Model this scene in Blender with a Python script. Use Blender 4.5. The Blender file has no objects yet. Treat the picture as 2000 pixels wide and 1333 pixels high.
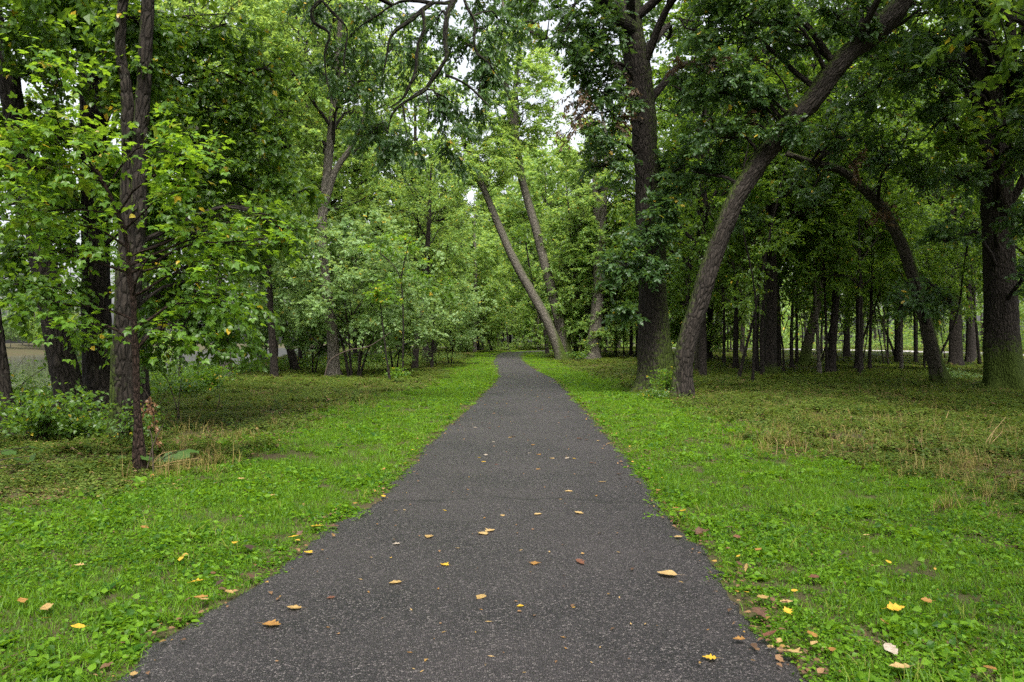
import bpy, math
import numpy as np
R = math.radians
rng = np.random.default_rng(11)
sc = bpy.context.scene
col = sc.collection

# ------------------------------------------------------------------ camera, sky, sun, exposure
H, F, HY = 1.45, 1444.4, 672.0            # eye height, focal length in photo pixels, horizon row
cam_d = bpy.data.cameras.new("camera"); cam = bpy.data.objects.new("camera", cam_d); col.objects.link(cam)
cam_d.sensor_width = 36.0; cam_d.lens = 26.0; cam_d.clip_end = 3000; cam_d.clip_start = 0.05
cam.location = (0, 0, H); cam.rotation_euler = (R(90), 0, 0); cam_d.shift_y = 5.5 / 2000
sc.camera = cam

SUN_EL, SUN_AZ = 60.0, 172.0              # azimuth from +Y towards +X
w = bpy.data.worlds.new("World"); sc.world = w; w.use_nodes = True
nt = w.node_tree; nt.nodes.clear()
sky = nt.nodes.new("ShaderNodeTexSky"); sky.sky_type = 'NISHITA'; sky.sun_disc = False
sky.sun_elevation = R(SUN_EL); sky.sun_rotation = R(SUN_AZ)
sky.dust_density = 6.0; sky.air_density = 1.0; sky.ozone_density = 1.0
hs = nt.nodes.new("ShaderNodeHueSaturation"); hs.inputs["Saturation"].default_value = 0.28
bg = nt.nodes.new("ShaderNodeBackground"); bg.inputs[1].default_value = 0.135
wo = nt.nodes.new("ShaderNodeOutputWorld")
nt.links.new(sky.outputs[0], hs.inputs["Color"]); nt.links.new(hs.outputs[0], bg.inputs[0]); nt.links.new(bg.outputs[0], wo.inputs[0])
sd = bpy.data.lights.new("sun", 'SUN'); so = bpy.data.objects.new("sun", sd); col.objects.link(so)
sd.energy = 1.5; sd.angle = R(14); sd.color = (1.0, 0.95, 0.86)
so.rotation_euler = (R(90 - SUN_EL), 0, R(180 - SUN_AZ)); so.location = (0, 0, 60)

sc.view_settings.view_transform = 'Standard'; sc.view_settings.look = 'None'
sc.view_settings.exposure = 1.7; sc.view_settings.gamma = 1.0
sc.render.engine = 'CYCLES'
cy = sc.cycles
cy.max_bounces = 6; cy.diffuse_bounces = 6; cy.glossy_bounces = 1; cy.transmission_bounces = 3; cy.use_light_tree = False
cy.use_adaptive_sampling = True; cy.adaptive_threshold = 0.025; cy.use_denoising = False
cy.caustics_reflective = False; cy.caustics_refractive = False; cy.sample_clamp_indirect = 6.0

# ------------------------------------------------------------------ helpers
def sstep(a, b, x):
    t = np.clip((np.asarray(x, float) - a) / (b - a), 0, 1); return t * t * (3 - 2 * t)

def _hash(ix, iy, iz):
    n = (ix.astype(np.int64) * 73856093) ^ (iy.astype(np.int64) * 19349663) ^ (iz.astype(np.int64) * 83492791)
    n = (n ^ (n >> 13)) * 1274126177 & 0x7fffffff
    return ((n ^ (n >> 16)) & 0xffff) / 65535.0

def vnoise(p):
    p = np.asarray(p, float); i = np.floor(p).astype(np.int64); f = p - i; f = f * f * (3 - 2 * f)
    x, y, z = i[..., 0], i[..., 1], i[..., 2]
    def h(a, b, c): return _hash(x + a, y + b, z + c)
    fx, fy, fz = f[..., 0], f[..., 1], f[..., 2]
    a = h(0,0,0)*(1-fx)+h(1,0,0)*fx; b = h(0,1,0)*(1-fx)+h(1,1,0)*fx
    c = h(0,0,1)*(1-fx)+h(1,0,1)*fx; d = h(0,1,1)*(1-fx)+h(1,1,1)*fx
    return (a*(1-fy)+b*fy)*(1-fz)+(c*(1-fy)+d*fy)*fz

def n2(x, y, s=1.0, o=0.0):
    x = np.asarray(x, float); y = np.asarray(y, float)
    return vnoise(np.stack([x*s+o, y*s+o*1.7, np.zeros_like(x)+o], -1))

def rise(y): return 0.85 * sstep(35, 110, y)
def bank(y): return -9.4 - 0.155 * np.asarray(y, float)
def gz(x, y):
    """height of the ground"""
    x = np.asarray(x, float); y = np.asarray(y, float)
    z = rise(y)
    away = sstep(1.9, 3.6, np.abs(x - pcen(y)))
    z = z + away * (0.07 * (n2(x, y, .35, 3.3) - .5) + 0.16 * (n2(x, y, .07, 7.1) - .5)) - .012
    s = bank(y) - x                                # distance past the top of the river bank
    chan = sstep(0, 6.5, s) * (1 - sstep(76, 86, s))
    z = z - chan * (2.3 + rise(y))
    z = z + sstep(84, 110, s) * 0.8
    return z
def P(px, py, d): return np.array([(px - 1000) / F * d, d, H - (py - HY) / F * d])
def _solve(py, z0=0.0):
    lo, hi = 1.0, 125.0
    for _ in range(50):
        m = .5 * (lo + hi)
        if HY + F * (H - float(rise(m)) - z0) / m > py: lo = m
        else: hi = m
    return lo
def G(px, py):
    d = _solve(py); return np.array([(px - 1000) / F * d, d, float(rise(d))])

EL = [(215,1333),(288,1268),(378,1210),(462,1160),(527,1124),(576,1079),(666,1020),(735,980),(785,930),(833,872),(868,840),(909,804),(932,780),(948,765),(963,752),(970,743),(973,733),(972,722),(967,714),(964,707),(967,700),(972,694),(980,689.5)]
ER = [(1577,1333),(1550,1300),(1491,1241),(1451,1174),(1400,1115),(1377,1088),(1346,1043),(1292,1002),(1260,948),(1238,912),(1211,881),(1175,840),(1143,804),(1125,785),(1110,768),(1095,752),(1080,740),(1060,730),(1041,720),(1028,711),(1020,704),(1016,697),(1020,689.5)]
_l = np.array([G(*p)[:2] for p in EL]); _r = np.array([G(*p)[:2] for p in ER])
# carry on behind the eye and round the bend in the distance
_l = np.vstack([[-1.62, -14], [-1.66, 1.5], _l, [2.0, 86], [8, 93], [24, 99]])
_r = np.vstack([[1.25, -14], [1.28, 1.5], _r, [5.0, 83.5], [11, 90.5], [27, 96]])
def xl(y): return np.interp(y, _l[:, 1], _l[:, 0])
def xr(y): return np.interp(y, _r[:, 1], _r[:, 0])
def pcen(y): return .5 * (xl(y) + xr(y))
def off_path(x, y):
    """distance outside the path edge, negative on the asphalt"""
    return np.maximum(xl(y) - x, x - xr(y))

class Buf:
    """collects tris/quads with a per-vertex colour and a per-vertex vector"""
    def __init__(s): s.V=[]; s.F=[]; s.C=[]; s.U=[]; s.n=0
    def add(s, v, f, c=None, u=None):
        v = np.asarray(v, float); s.V.append(v); s.F.append(np.asarray(f, np.int64) + s.n)
        s.C.append(np.zeros((len(v), 4)) if c is None else np.asarray(c, float))
        s.U.append(np.zeros((len(v), 3)) if u is None else np.asarray(u, float)); s.n += len(v)
    def mesh(s, name, mat, smooth=True, color=True, uvec=False):
        me = bpy.data.meshes.new(name)
        if not s.V: return me
        V = np.vstack(s.V); tot = sum(f.size for f in s.F); npoly = sum(len(f) for f in s.F)
        me.vertices.add(len(V)); me.vertices.foreach_set("co", V.astype(np.float32).ravel())
        me.loops.add(tot); me.loops.foreach_set("vertex_index", np.concatenate([f.ravel() for f in s.F]).astype(np.int32))
        sizes = np.concatenate([np.full(len(f), f.shape[1]) for f in s.F])
        me.polygons.add(npoly); me.polygons.foreach_set("loop_start", np.concatenate([[0], np.cumsum(sizes)[:-1]]).astype(np.int32))
        me.update(calc_edges=True)
        me.polygons.foreach_set("use_smooth", np.full(npoly, smooth))
        if color:
            a = me.color_attributes.new("tint", 'FLOAT_COLOR', 'POINT'); a.data.foreach_set("color", np.vstack(s.C).astype(np.float32).ravel())
        if uvec:
            a = me.attributes.new("bark", 'FLOAT_VECTOR', 'POINT'); a.data.foreach_set("vector", np.vstack(s.U).astype(np.float32).ravel())
        me.materials.append(mat); return me

def link(name, me, parent=None, kind=None, loc=None):
    o = bpy.data.objects.new(name, me); col.objects.link(o)
    if parent is not None: o.parent = parent
    if kind: o["kind"] = kind
    if loc is not None: o.location = loc
    return o
def tag(o, label, cat, group=None):
    o["label"] = label; o["category"] = cat
    if group: o["group"] = group
    return o
def thing(name, label, cat, loc, group=None):
    o = bpy.data.objects.new(name, None); o.empty_display_size = .2; col.objects.link(o); o.location = loc
    return tag(o, label, cat, group)

# ------------------------------------------------------------------ materials
def mat_new(name):
    m = bpy.data.materials.new(name); m.use_nodes = True; n = m.node_tree.nodes; n.clear()
    return m, n, m.node_tree.links
def nd(n, t, **k):
    x = n.new(t)
    for a, b in k.items():
        if a.startswith("i_"):
            key = a[2:]; x.inputs[int(key) if key.isdigit() else key].default_value = b
        else: setattr(x, a, b)
    return x
def mixc(n, L, fac, a, b, mode='MIX'):
    x = n.new("ShaderNodeMix"); x.data_type = 'RGBA'; x.blend_type = mode
    for s, v in ((0, fac), (6, a), (7, b)):
        if isinstance(v, (int, float)): x.inputs[s].default_value = v
        elif isinstance(v, tuple): x.inputs[s].default_value = (*v, 1) if len(v) == 3 else v
        else: L.new(v, x.inputs[s])
    return x.outputs[2]
def ramp(n, L, src, stops):
    r = n.new("ShaderNodeValToRGB"); e = r.color_ramp.elements
    while len(e) < len(stops): e.new(.5)
    for el, (p, c) in zip(e, stops): el.position = p; el.color = (*c, 1) if isinstance(c, tuple) else (c, c, c, 1)
    L.new(src, r.inputs[0]); return r.outputs[0]
def noise(n, L, vec, scale, detail=3, rough=.55, out=0):
    x = nd(n, "ShaderNodeTexNoise"); x.inputs["Scale"].default_value = scale; x.inputs["Detail"].default_value = detail; x.inputs["Roughness"].default_value = rough
    if vec is not None: L.new(vec, x.inputs["Vector"])
    return x.outputs[out]

def leaf_mat(name, dark, light, trans, autumn=(.62,.42,.03), brown=(.13,.065,.035), tfac=.38, rough=.38, spec=.5, per_instance=False):
    m, n, L = mat_new(name)
    at = nd(n, "ShaderNodeAttribute", attribute_name="tint"); sep = nd(n, "ShaderNodeSeparateColor"); L.new(at.outputs[0], sep.inputs[0])
    geo = nd(n, "ShaderNodeNewGeometry")
    big = noise(n, L, geo.outputs["Position"], .9, 2)
    fac = nd(n, "ShaderNodeMath", operation='ADD'); 
    s1 = nd(n, "ShaderNodeMath", operation='MULTIPLY_ADD', i_1=.8, i_2=-.32); L.new(big, s1.inputs[0])
    L.new(s1.outputs[0], fac.inputs[0]); L.new(sep.outputs[0], fac.inputs[1])
    f = fac.outputs[0]
    if per_instance:
        oi = nd(n, "ShaderNodeObjectInfo"); a2 = nd(n, "ShaderNodeMath", operation='MULTIPLY_ADD', i_1=.5, i_2=-.25); L.new(oi.outputs["Random"], a2.inputs[0])
        a3 = nd(n, "ShaderNodeMath", operation='ADD'); L.new(f, a3.inputs[0]); L.new(a2.outputs[0], a3.inputs[1]); f = a3.outputs[0]
    c = mixc(n, L, f, dark, light)
    tc = mixc(n, L, f, tuple(x * .75 for x in trans), trans)
    c = mixc(n, L, sep.outputs[1], c, autumn); tc = mixc(n, L, sep.outputs[1], tc, autumn)
    c = mixc(n, L, sep.outputs[2], c, brown); tc = mixc(n, L, sep.outputs[2], tc, brown)
    b = nd(n, "ShaderNodeBsdfPrincipled"); L.new(c, b.inputs["Base Color"]); b.inputs["Roughness"].default_value = rough; b.inputs["Specular IOR Level"].default_value = spec
    t = nd(n, "ShaderNodeBsdfTranslucent"); L.new(tc, t.inputs[0])
    mx = nd(n, "ShaderNodeMixShader", i_0=tfac); L.new(b.outputs[0], mx.inputs[1]); L.new(t.outputs[0], mx.inputs[2])
    o = nd(n, "ShaderNodeOutputMaterial"); L.new(mx.outputs[0], o.inputs[0]); return m

M = {}
M['basswood'] = leaf_mat("basswood_leaf", (.036,.090,.014), (.085,.165,.026), (.24,.40,.025), tfac=.48, spec=.5, rough=.42)
M['boxelder'] = leaf_mat("boxelder_leaf", (.046,.120,.013), (.120,.235,.025), (.32,.52,.028), tfac=.48, spec=.4, rough=.42)
M['oak'] = leaf_mat("oak_leaf", (.028,.072,.022), (.072,.138,.044), (.16,.29,.036), tfac=.38, spec=.5, rough=.42)
M['pale'] = leaf_mat("pale_leaf", (.110,.210,.070), (.220,.330,.120), (.42,.58,.14), tfac=.45, spec=.4, rough=.45)
M['wood'] = leaf_mat("woodland_leaf", (.045,.100,.018), (.100,.180,.030), (.26,.42,.035), tfac=.50, spec=.4, rough=.45)
M['golden'] = leaf_mat("brightened_golden_green_leaf", (.085,.175,.040), (.195,.310,.078), (.44,.60,.10), tfac=.50, spec=.4, rough=.45)  # leaf colour raised in place of distant haze and extra light
M['lawn'] = leaf_mat("lawn_leaf", (.018,.066,.005), (.120,.240,.014), (.26,.46,.014), autumn=(.20,.20,.04), brown=(.12,.08,.04), tfac=.40, spec=.2, rough=.45, per_instance=True)
M['under'] = leaf_mat("understory_leaf", (.030,.066,.010), (.118,.165,.029), (.22,.29,.032), autumn=(.32,.23,.08), brown=(.17,.11,.06), tfac=.36, spec=.2, rough=.5, per_instance=True)

def bark_mat(name, dark, light, mosscol=(.045,.068,.009), scale=1.0, mosslvl=1.0):
    m, n, L = mat_new(name)
    at = nd(n, "ShaderNodeAttribute", attribute_name="bark")
    mp = nd(n, "ShaderNodeMapping"); mp.inputs["Scale"].default_value = (scale, scale, scale * .27); L.new(at.outputs["Vector"], mp.inputs[0])
    wv = noise(n, L, mp.outputs[0], 6, 3); 
    add = nd(n, "ShaderNodeVectorMath", operation='MULTIPLY_ADD'); add.inputs[1].default_value = (.10,.10,.10)
    wc = nd(n, "ShaderNodeTexNoise"); wc.inputs["Scale"].default_value = 7; L.new(mp.outputs[0], wc.inputs["Vector"])
    L.new(wc.outputs[1], add.inputs[0]); L.new(mp.outputs[0], add.inputs[2])
    vo = nd(n, "ShaderNodeTexVoronoi", feature='DISTANCE_TO_EDGE'); vo.inputs["Scale"].default_value = 17; L.new(add.outputs[0], vo.inputs["Vector"])
    rid = ramp(n, L, vo.outputs["Distance"], [(0.0, 0.0), (.16, .55), (.42, 1.0)])
    fine = noise(n, L, mp.outputs[0], 70, 4, .7)
    hgt = mixc(n, L, .35, rid, fine)
    c = mixc(n, L, hgt, dark, light)
    var = noise(n, L, at.outputs["Vector"], 1.6, 4, .6)
    c = mixc(n, L, ramp(n, L, var, [(.35, 0.0), (.7, .6)]), c, tuple(x * .62 for x in light))
    lich = noise(n, L, at.outputs["Vector"], 9, 4, .7)
    c = mixc(n, L, ramp(n, L, lich, [(.62, 0.0), (.72, .45)]), c, (.11,.11,.09))
    tn = nd(n, "ShaderNodeAttribute", attribute_name="tint"); sp = nd(n, "ShaderNodeSeparateColor"); L.new(tn.outputs[0], sp.inputs[0])
    mn = noise(n, L, at.outputs["Vector"], 14, 4, .65)
    ms = nd(n, "ShaderNodeMath", operation='MULTIPLY_ADD', i_1=1.1, i_2=-.55); L.new(mn, ms.inputs[0])
    ma = nd(n, "ShaderNodeMath", operation='ADD'); L.new(ms.outputs[0], ma.inputs[0]); L.new(sp.outputs[0], ma.inputs[1])
    mr = ramp(n, L, ma.outputs[0], [(.32, 0.0), (.58, 1.0)])
    mcol = mixc(n, L, noise(n, L, at.outputs["Vector"], 40, 3), tuple(x * .55 for x in mosscol), tuple(x * 1.35 for x in mosscol))
    c = mixc(n, L, mr, c, mcol)
    b = nd(n, "ShaderNodeBsdfPrincipled", i_Roughness=.9); b.inputs["Specular IOR Level"].default_value = .2; L.new(c, b.inputs["Base Color"])
    bp = nd(n, "ShaderNodeBump", i_Strength=1.0, i_Distance=.06); L.new(hgt, bp.inputs["Height"]); L.new(bp.outputs[0], b.inputs["Normal"])
    o = nd(n, "ShaderNodeOutputMaterial"); L.new(b.outputs[0], o.inputs[0]); return m
M['bark_oak'] = bark_mat("oak_bark", (.004,.0035,.003), (.054,.044,.037), scale=.8)
M['bark_dark'] = bark_mat("dark_bark", (.008,.006,.005), (.046,.038,.031))
M['bark_grey'] = bark_mat("grey_bark", (.022,.019,.015), (.190,.170,.140), scale=.7)
M['bark_red'] = bark_mat("reddish_bark", (.012,.007,.005), (.056,.034,.025), scale=2.2)
M['bark_black'] = bark_mat("near_black_bark", (.003,.0025,.002), (.020,.016,.013))  # darkest bark, for the hanging oak limbs
M['bark_brown'] = bark_mat("brown_bark", (.005,.004,.003), (.042,.034,.027), scale=.9)
M['bark_mossy'] = bark_mat("mossy_bark", (.014,.012,.008), (.085,.075,.054), mosscol=(.045,.068,.009))

def simple(name, c, rough=.8, spec=.3):
    m, n, L = mat_new(name); b = nd(n, "ShaderNodeBsdfPrincipled", i_Roughness=rough); b.inputs["Specular IOR Level"].default_value = spec
    tc = nd(n, "ShaderNodeTexCoord"); v = noise(n, L, tc.outputs["Object"], 25, 4)
    L.new(mixc(n, L, v, tuple(x * .6 for x in c), tuple(min(1, x * 1.35) for x in c)), b.inputs["Base Color"])
    o = nd(n, "ShaderNodeOutputMaterial"); L.new(b.outputs[0], o.inputs[0]); return m

def soil_mat():
    m, n, L = mat_new("soil_and_litter"); geo = nd(n, "ShaderNodeNewGeometry"); p = geo.outputs["Position"]
    a = noise(n, L, p, 9, 6, .7); b_ = noise(n, L, p, 60, 4, .7); big = noise(n, L, p, .5, 3)
    c = mixc(n, L, a, (.026,.020,.012), (.070,.056,.028))
    c = mixc(n, L, ramp(n, L, b_, [(.45, 0.0), (.7, .8)]), c, (.095,.075,.040))
    c = mixc(n, L, ramp(n, L, big, [(.35, .05), (.65, .55)]), c, (.036,.046,.014))
    b = nd(n, "ShaderNodeBsdfPrincipled", i_Roughness=.95); b.inputs["Specular IOR Level"].default_value = .15; L.new(c, b.inputs["Base Color"])
    bp = nd(n, "ShaderNodeBump", i_Strength=.8, i_Distance=.03); L.new(a, bp.inputs["Height"]); L.new(bp.outputs[0], b.inputs["Normal"])
    o = nd(n, "ShaderNodeOutputMaterial"); L.new(b.outputs[0], o.inputs[0]); return m
M['soil'] = soil_mat()

def asphalt_mat():
    m, n, L = mat_new("worn_asphalt"); geo = nd(n, "ShaderNodeNewGeometry"); p = geo.outputs["Position"]
    v1 = nd(n, "ShaderNodeTexVoronoi"); v1.inputs["Scale"].default_value = 96; L.new(p, v1.inputs["Vector"])
    sep = nd(n, "ShaderNodeSeparateColor"); L.new(v1.outputs["Color"], sep.inputs[0])
    stone = ramp(n, L, sep.outputs[0], [(0.0, (.003,.003,.004)), (.35, (.010,.009,.011)), (.62, (.030,.026,.029)), (.88, (.070,.059,.060)), (1.0, (.14,.125,.122))])
    v2 = nd(n, "ShaderNodeTexVoronoi", feature='DISTANCE_TO_EDGE'); v2.inputs["Scale"].default_value = 96; L.new(p, v2.inputs["Vector"])
    gap = ramp(n, L, v2.outputs["Distance"], [(0.0, 0.0), (.16, 1.0)])
    c = mixc(n, L, gap, (.004,.004,.004), stone)
    pat = noise(n, L, p, .55, 5, .6); c = mixc(n, L, ramp(n, L, pat, [(.35, 0.0), (.62, .48)]), c, (.050,.042,.044))
    st = noise(n, L, p, 2.3, 5, .65); c = mixc(n, L, ramp(n, L, st, [(.55, 0.0), (.75, .45)]), c, (.016,.015,.015))
    sx = nd(n, "ShaderNodeSeparateXYZ"); L.new(p, sx.inputs[0]); cn = noise(n, L, p, 1.3, 5, .65)   # old transverse cracks
    ya = nd(n, "ShaderNodeMath", operation='MULTIPLY_ADD', i_1=.9); L.new(cn, ya.inputs[0]); L.new(sx.outputs[1], ya.inputs[2])
    ym = nd(n, "ShaderNodeMath", operation='PINGPONG', i_1=3.6); L.new(ya.outputs[0], ym.inputs[0])
    c = mixc(n, L, ramp(n, L, ym.outputs[0], [(0.0, .9), (.016, .7), (.034, 0.0)]), c, (.008,.007,.007))
    b = nd(n, "ShaderNodeBsdfPrincipled", i_Roughness=.52); b.inputs["Specular IOR Level"].default_value = .5; L.new(c, b.inputs["Base Color"])
    hh = mixc(n, L, .4, gap, sep.outputs[1])
    bp = nd(n, "ShaderNodeBump", i_Strength=.9, i_Distance=.007); L.new(hh, bp.inputs["Height"]); L.new(bp.outputs[0], b.inputs["Normal"])
    o = nd(n, "ShaderNodeOutputMaterial"); L.new(b.outputs[0], o.inputs[0]); return m
M['asphalt'] = asphalt_mat()
M['road'] = simple("pale_road", (.50,.46,.47), .8)
def water_mat():
    m, n, L = mat_new("river_water"); geo = nd(n, "ShaderNodeNewGeometry")
    b = nd(n, "ShaderNodeBsdfPrincipled", i_Roughness=.08); b.inputs["Base Color"].default_value = (.030,.035,.020,1); b.inputs["Specular IOR Level"].default_value = .8
    bp = nd(n, "ShaderNodeBump", i_Strength=.12, i_Distance=.05); L.new(noise(n, L, geo.outputs["Position"], 3, 3), bp.inputs["Height"]); L.new(bp.outputs[0], b.inputs["Normal"])
    o = nd(n, "ShaderNodeOutputMaterial"); L.new(b.outputs[0], o.inputs[0]); return m
M['water'] = water_mat()

# ------------------------------------------------------------------ the setting
def axis(parts):
    return np.unique(np.concatenate([np.arange(a, b, s) for a, b, s in parts]))
def grid_mesh(name, xs, ys, zf, mat):
    X, Y = np.meshgrid(xs, ys); V = np.stack([X, Y, zf(X, Y)], -1).reshape(-1, 3)
    nx, ny = len(xs), len(ys); i = (np.arange(ny-1)[:, None]*nx + np.arange(nx-1)[None]).ravel()
    b = Buf(); b.add(V, np.stack([i, i+1, i+nx+1, i+nx], 1)); return b.mesh(name, mat, color=False)
gx = axis([(-700,-120,40), (-120,-60,6), (-60,-12,1.2), (-12,12,.3), (12,60,1.5), (60,120,6), (120,701,40)])
gy = axis([(-300,-20,30), (-20,0,1.5), (0,25,.35), (25,60,1), (60,130,2.5), (130,1400,60)])
def ground_z(x, y):
    z = gz(x, y); inside = off_path(x, y)
    return np.where(inside < -.12, z - .03, z)
link("ground", grid_mesh("ground", gx, gy, ground_z, M['soil']), kind="structure")
link("river", grid_mesh("river", np.array([-700.,-8]), np.array([-300.,1400]), lambda x, y: np.full_like(x, -1.2), M['water']), kind="structure")

def path_mesh():
    ys = axis([(-14,0,.5), (0,12,.07), (12,30,.2), (30,99,.5)])
    a = xl(ys) + .10*(n2(ys, ys*0, 2.1, 1.)-.5) + .09*(n2(ys, ys*0, 9, 4.)-.5); b = xr(ys) + .10*(n2(ys, ys*0, 2.3, 9.)-.5) + .09*(n2(ys, ys*0, 9, 14.)-.5)
    t = np.array([0, 0.0, .02, .12, .3, .5, .7, .88, .98, 1.0, 1.0]); crown = np.array([-.06, .004, .016, .022, .030, .034, .030, .022, .016, .004, -.06])
    X = a[:, None] + (b-a)[:, None]*t; Y = np.repeat(ys[:, None], len(t), 1); Z = rise(Y) + crown - .008 + .012*(n2(X, Y, .8, 5.)-.5)*(crown > .01)
    V = np.stack([X, Y, Z], -1).reshape(-1, 3); k = len(t); i = (np.arange(len(ys)-1)[:, None]*k + np.arange(k-1)[None]).ravel()
    bf = Buf(); bf.add(V, np.stack([i, i+1, i+k+1, i+k], 1)); return bf.mesh("path", M['asphalt'], color=False)
link("path", path_mesh(), kind="structure")

def strip_mesh(name, cl, wid, mat, lift):
    c = np.array([G(*p)[:2] for p in cl]); c = np.vstack([c[0]+(c[0]-c[1])*6, c, c[-1]+(c[-1]-c[-2])*4])
    t = np.gradient(c, axis=0); t /= np.linalg.norm(t, axis=1)[:, None]; nrm = np.stack([-t[:,1], t[:,0]], 1)
    rows = [np.c_[c + nrm*o, rise((c+nrm*o)[:,1]) + z] for o, z in ((-wid, lift-.12), (-wid, lift), (0, lift+.05), (wid, lift), (wid, lift-.12))]
    V = np.stack(rows, 1).reshape(-1, 3); k = 5; i = (np.arange(len(c)-1)[:, None]*k + np.arange(k-1)[None]).ravel()
    b = Buf(); b.add(V, np.stack([i, i+1, i+k+1, i+k], 1)); return b.mesh(name, mat, color=False)
link("far_road", strip_mesh("far_road", [(1340,681.5),(1500,683.5),(1640,685.5),(1760,688),(1900,692),(2060,698)], 2.6, M['road'], .10), kind="structure")

# ------------------------------------------------------------------ wood and leaves
def catmull(pts, step):
    pts = np.asarray(pts, float); p = np.vstack([2*pts[0]-pts[1], pts, 2*pts[-1]-pts[-2]]); out = []
    for i in range(1, len(p)-2):
        L = np.linalg.norm(p[i+1]-p[i]); k = max(2, int(L/step)); t = np.linspace(0, 1, k, endpoint=False)[:, None]
        a, b, c, d = p[i-1], p[i], p[i+1], p[i+2]
        out.append(.5*((2*b)+(-a+c)*t+(2*a-5*b+4*c-d)*t*t+(-a+3*b-3*c+d)*t**3))
    out.append(p[-2][None]); return np.vstack(out)
def tube(buf, pts, rad, sides=6, moss=None, disp=0.0, lobes=0.0, zbase=None, knots=()):
    pts = np.asarray(pts, float); n = len(pts); T = np.gradient(pts, axis=0); T /= np.linalg.norm(T, axis=1)[:, None]+1e-9
    m = T.mean(0); ref = np.array([0, 1., 0]) if abs(m[1]) < .8*np.linalg.norm(m)+1e-9 else np.array([1., 0, 0])
    U = np.cross(T, ref); U /= np.linalg.norm(U, axis=1)[:, None]+1e-9; W = np.cross(T, U)
    a = np.arange(sides)/sides*2*math.pi; ca, sa = np.cos(a), np.sin(a)
    D = U[:, None]*ca[None, :, None] + W[:, None]*sa[None, :, None]
    rad = np.broadcast_to(np.asarray(rad, float), (n,)); l = np.r_[0, np.cumsum(np.linalg.norm(np.diff(pts, axis=0), axis=1))]
    rr = np.repeat(rad[:, None], sides, 1)
    off = pts[0, 0]*3.1 + pts[0, 1]*1.7
    bk = np.stack([rad[:, None]*ca+off, rad[:, None]*sa+off*.3, np.repeat(l[:, None], sides, 1)], -1)
    if disp:
        q = bk*np.array([15, 15, 3.6]); ridge = np.abs(vnoise(q)*2-1); lump = vnoise(bk*np.array([3, 3, 1.2]))-.5
        rr = rr*(1 + disp*lump) - .042*min(disp, .2)/.18*(.5-ridge)
        for (kl, ka, kr, kd) in knots:
            da = np.angle(np.exp(1j*(a[None]-ka)))*rad[:, None]; q2 = (da**2+(l[:, None]-kl)**2)/kr**2
            rr = rr + kd*np.exp(-q2) - kd*1.7*np.exp(-q2*7)
    if lobes:
        h = pts[:, 2]-(pts[0, 2] if zbase is None else zbase)
        fl = np.exp(-np.clip(h, 0, None)/.38)[:, None]*1.5
        rr = rr*(1 + fl*lobes*(.55+.45*np.sin(a*5+off)[None]+.3*np.sin(a*3+off*2)[None]))
    V = pts[:, None] + D*rr[..., None]
    c = np.zeros((n, sides, 4)); c[..., 3] = 1
    if moss is not None: c[..., 0] = moss(V, D, l)
    i = np.arange(n-1)[:, None]*sides; j = np.arange(sides)[None]; j2 = (j+1) % sides
    f = np.stack([i+j, i+j2, i+sides+j2, i+sides+j], -1).reshape(-1, 4)
    buf.add(V.reshape(-1, 3), f, c.reshape(-1, 4), bk.reshape(-1, 3))

def unit(v): return v/(np.linalg.norm(v, axis=-1, keepdims=True)+1e-9)
T_RHOMB = (np.array([[0,0,0],[-.34,.42,.07],[0,1,-.05],[.34,.42,.07]]), np.array([[0,2,1],[0,3,2]]))
T_OVATE = (np.array([[0,0,0],[-.36,.30,.07],[-.26,.66,.03],[0,1.0,-.14],[.26,.66,.03],[.36,.30,.07],[0,.5,-.02]]), np.array([[0,6,1],[1,6,2],[2,6,3],[3,6,4],[4,6,5],[5,6,0]]))
T_OAK = (np.array([[0,0,0],[-.20,.26,.03],[-.09,.38,0],[-.34,.58,.05],[-.13,.68,0],[-.20,.88,.02],[0,1,-.10],[.20,.88,.02],[.13,.68,0],[.34,.58,.05],[.09,.38,0],[.20,.26,.03]]),
         np.array([[0,2,1],[0,10,2],[0,11,10],[2,4,3],[2,8,4],[2,10,8],[10,9,8],[4,6,5],[4,8,6],[8,7,6]]))
def _comp():
    v, f = [], []; b = T_RHOMB[0]
    for ang, o, s in ((0, (0,.42,0), .62), (1.0, (.02,.36,0), .52), (-1.0, (-.02,.36,0), .52)):
        c_, s_ = math.cos(ang), math.sin(ang); q = b*s*np.array([1.05,1,1]); q = np.c_[q[:,0]*c_+q[:,1]*s_, -q[:,0]*s_+q[:,1]*c_, q[:,2]-.06*q[:,1]]+np.array(o)
        f.append(T_RHOMB[1]+4*len(v)); v.append(q)
    v.append(np.array([[-.008,0,0],[.008,0,0],[0,.45,0]])); f.append(np.array([[12,13,14]])); return np.vstack(v), np.vstack(f)
T_COMP = _comp()

def leaves(buf, pos, axs, nor, size, tmpl, tint):
    tv, tf = tmpl; n = len(pos); A = unit(axs); B = unit(np.cross(nor, A)); N = np.cross(A, B); s = np.asarray(size)[:, None, None]
    V = pos[:, None] + s*(tv[None, :, :1]*B[:, None] + tv[None, :, 1:2]*A[:, None] + tv[None, :, 2:]*N[:, None])
    k = len(tv); f = (np.arange(n)*k)[:, None, None] + tf[None]
    buf.add(V.reshape(-1, 3), f.reshape(-1, 3), np.repeat(tint, k, 0))

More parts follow.
